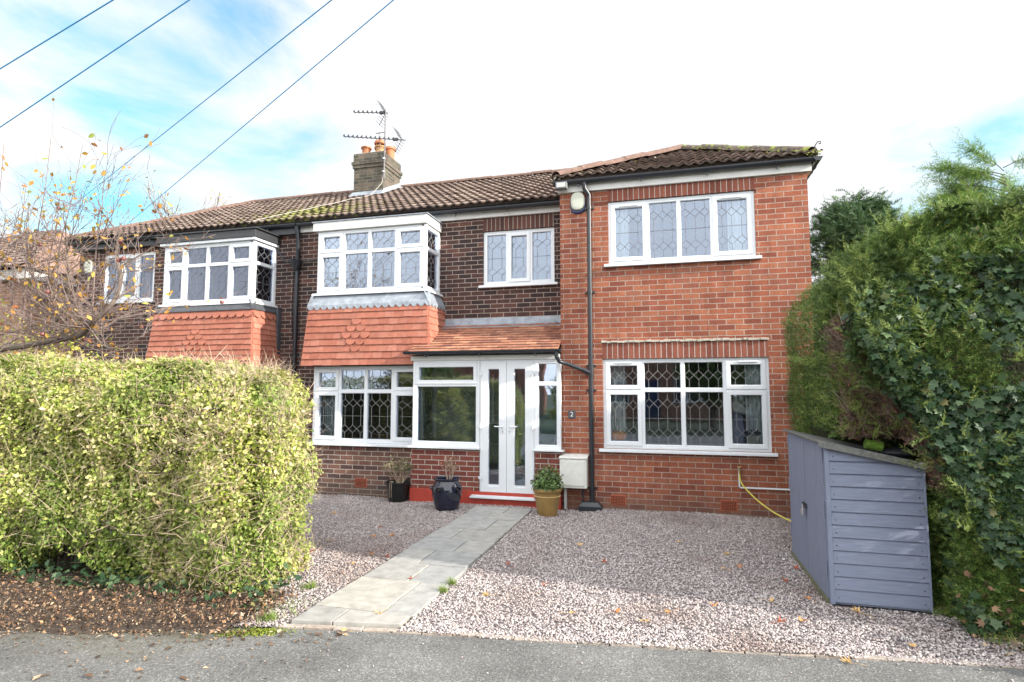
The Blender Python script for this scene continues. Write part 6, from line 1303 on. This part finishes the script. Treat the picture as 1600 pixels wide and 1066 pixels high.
r = np.random.RandomState(8); n = 24000; X = -8.2+5.35*r.rand(n); ey = np.interp(X, [e_[0] for e_ in edge], [e_[1] for e_ in edge]); t_ = r.rand(n); Y = ey-.12+(-4.05-ey)*t_**1.15+r.normal(size=n)*.055; Z = np.where(Y < ey-.08, -.018, -.012+np.clip(t_*4, 0, 1)*.035+.05*t_*(1-t_)*2)+.006+.02*r.rand(n)*t_
V, F = scatter(RH_V, RH_F, np.stack([X, Y, Z], 1), r.normal(size=(n, 3))*.75+[0, 0, 1], r.normal(size=(n, 3)), (.009+.034*r.rand(n)**4))
tag(nmesh('leaf_litter', V, F, island('litter', [(0, (.035, .024, .018)), (.35, (.09, .055, .035)), (.6, (.17, .10, .06)), (.8, (.28, .18, .11)), (.93, (.42, .34, .24)), (1, (.45, .20, .07))], .85)), 'brown leaf litter on the soil strip in front of the privet hedge', 'leaf litter', kind='stuff')
r = np.random.RandomState(18); n = 420; X = -5.2+3.0*r.rand(n); ey = np.interp(X, [e_[0] for e_ in edge], [e_[1] for e_ in edge]); Y = ey-.08-.75*r.rand(n)**2; 
X2 = 1.95+.9*r.rand(260); Y2 = -3.75+.18*(X2-2)+r.normal(size=260)*.14+.02; X = np.r_[X, X2]; Y = np.r_[Y, Y2]; Z = np.r_[np.full(n, -.014), np.full(260, .02)]; n = len(X)
V, F = scatter(RH_V, RH_F, np.stack([X, Y, Z], 1), r.normal(size=(n, 3))*.3+[0, 0, 1], r.normal(size=(n, 3)), .014+.05*r.rand(n)**3)
tag(nmesh('scattered_litter', V, F, bpy.data.materials['litter']), 'scattered leaf crumbs on the asphalt and at the foot of the ivy', 'leaf litter', kind='stuff')
V, F = puffs([(2.15+.12*k, -3.62-.03*k, .10) for k in range(5)]+[(2.05, -3.5, .2), (2.3, -3.75, .25)], 150, .12, .075, ML_V, ML_F); tag(nmesh('caught_leaves', V, F, bpy.data.materials['litter']), 'tan dead leaves caught in the ivy at the hedge foot', 'leaf litter', kind='stuff')

# ================================================================== OVERHEAD WIRES
M_WIRE = mat('blue_cable', (.02, .30, .62), .5)
labs = ['thin blue overhead cable, highest of four, crossing the top corner of the sky', 'thin blue overhead cable crossing the sky, second from the top', 'thin blue overhead cable crossing the sky, third from the top', 'thin blue overhead cable nearest the chimney, lowest of the four']
WIRES = [((-10.28, -2.33, 6.26), (-4.19, -3.35, 6.92)), ((-11.90, -1.57, 5.57), (-1.84, -2.98, 7.86)), ((-21.24, 6.64, 7.34), (7.78, -7.38, 7.21)), ((-20.51, 7.96, 6.77), (8.61, -7.71, 7.82))]
for (a, b_), lab in zip(WIRES, labs):
    a, b_ = Vector(a), Vector(b_); d = b_-a; a, b_ = a-d*(1.4 if d.length < 12 else .35), b_+d*(1.2 if d.length < 12 else .5); n = 40; s = MB(); s.tube([a.lerp(b_, k/n) for k in range(n+1)], .0085, 6)
    tag(s.build('overhead_wire', M_WIRE, smooth=True), lab, 'cable', group='overhead cables crossing the sky')
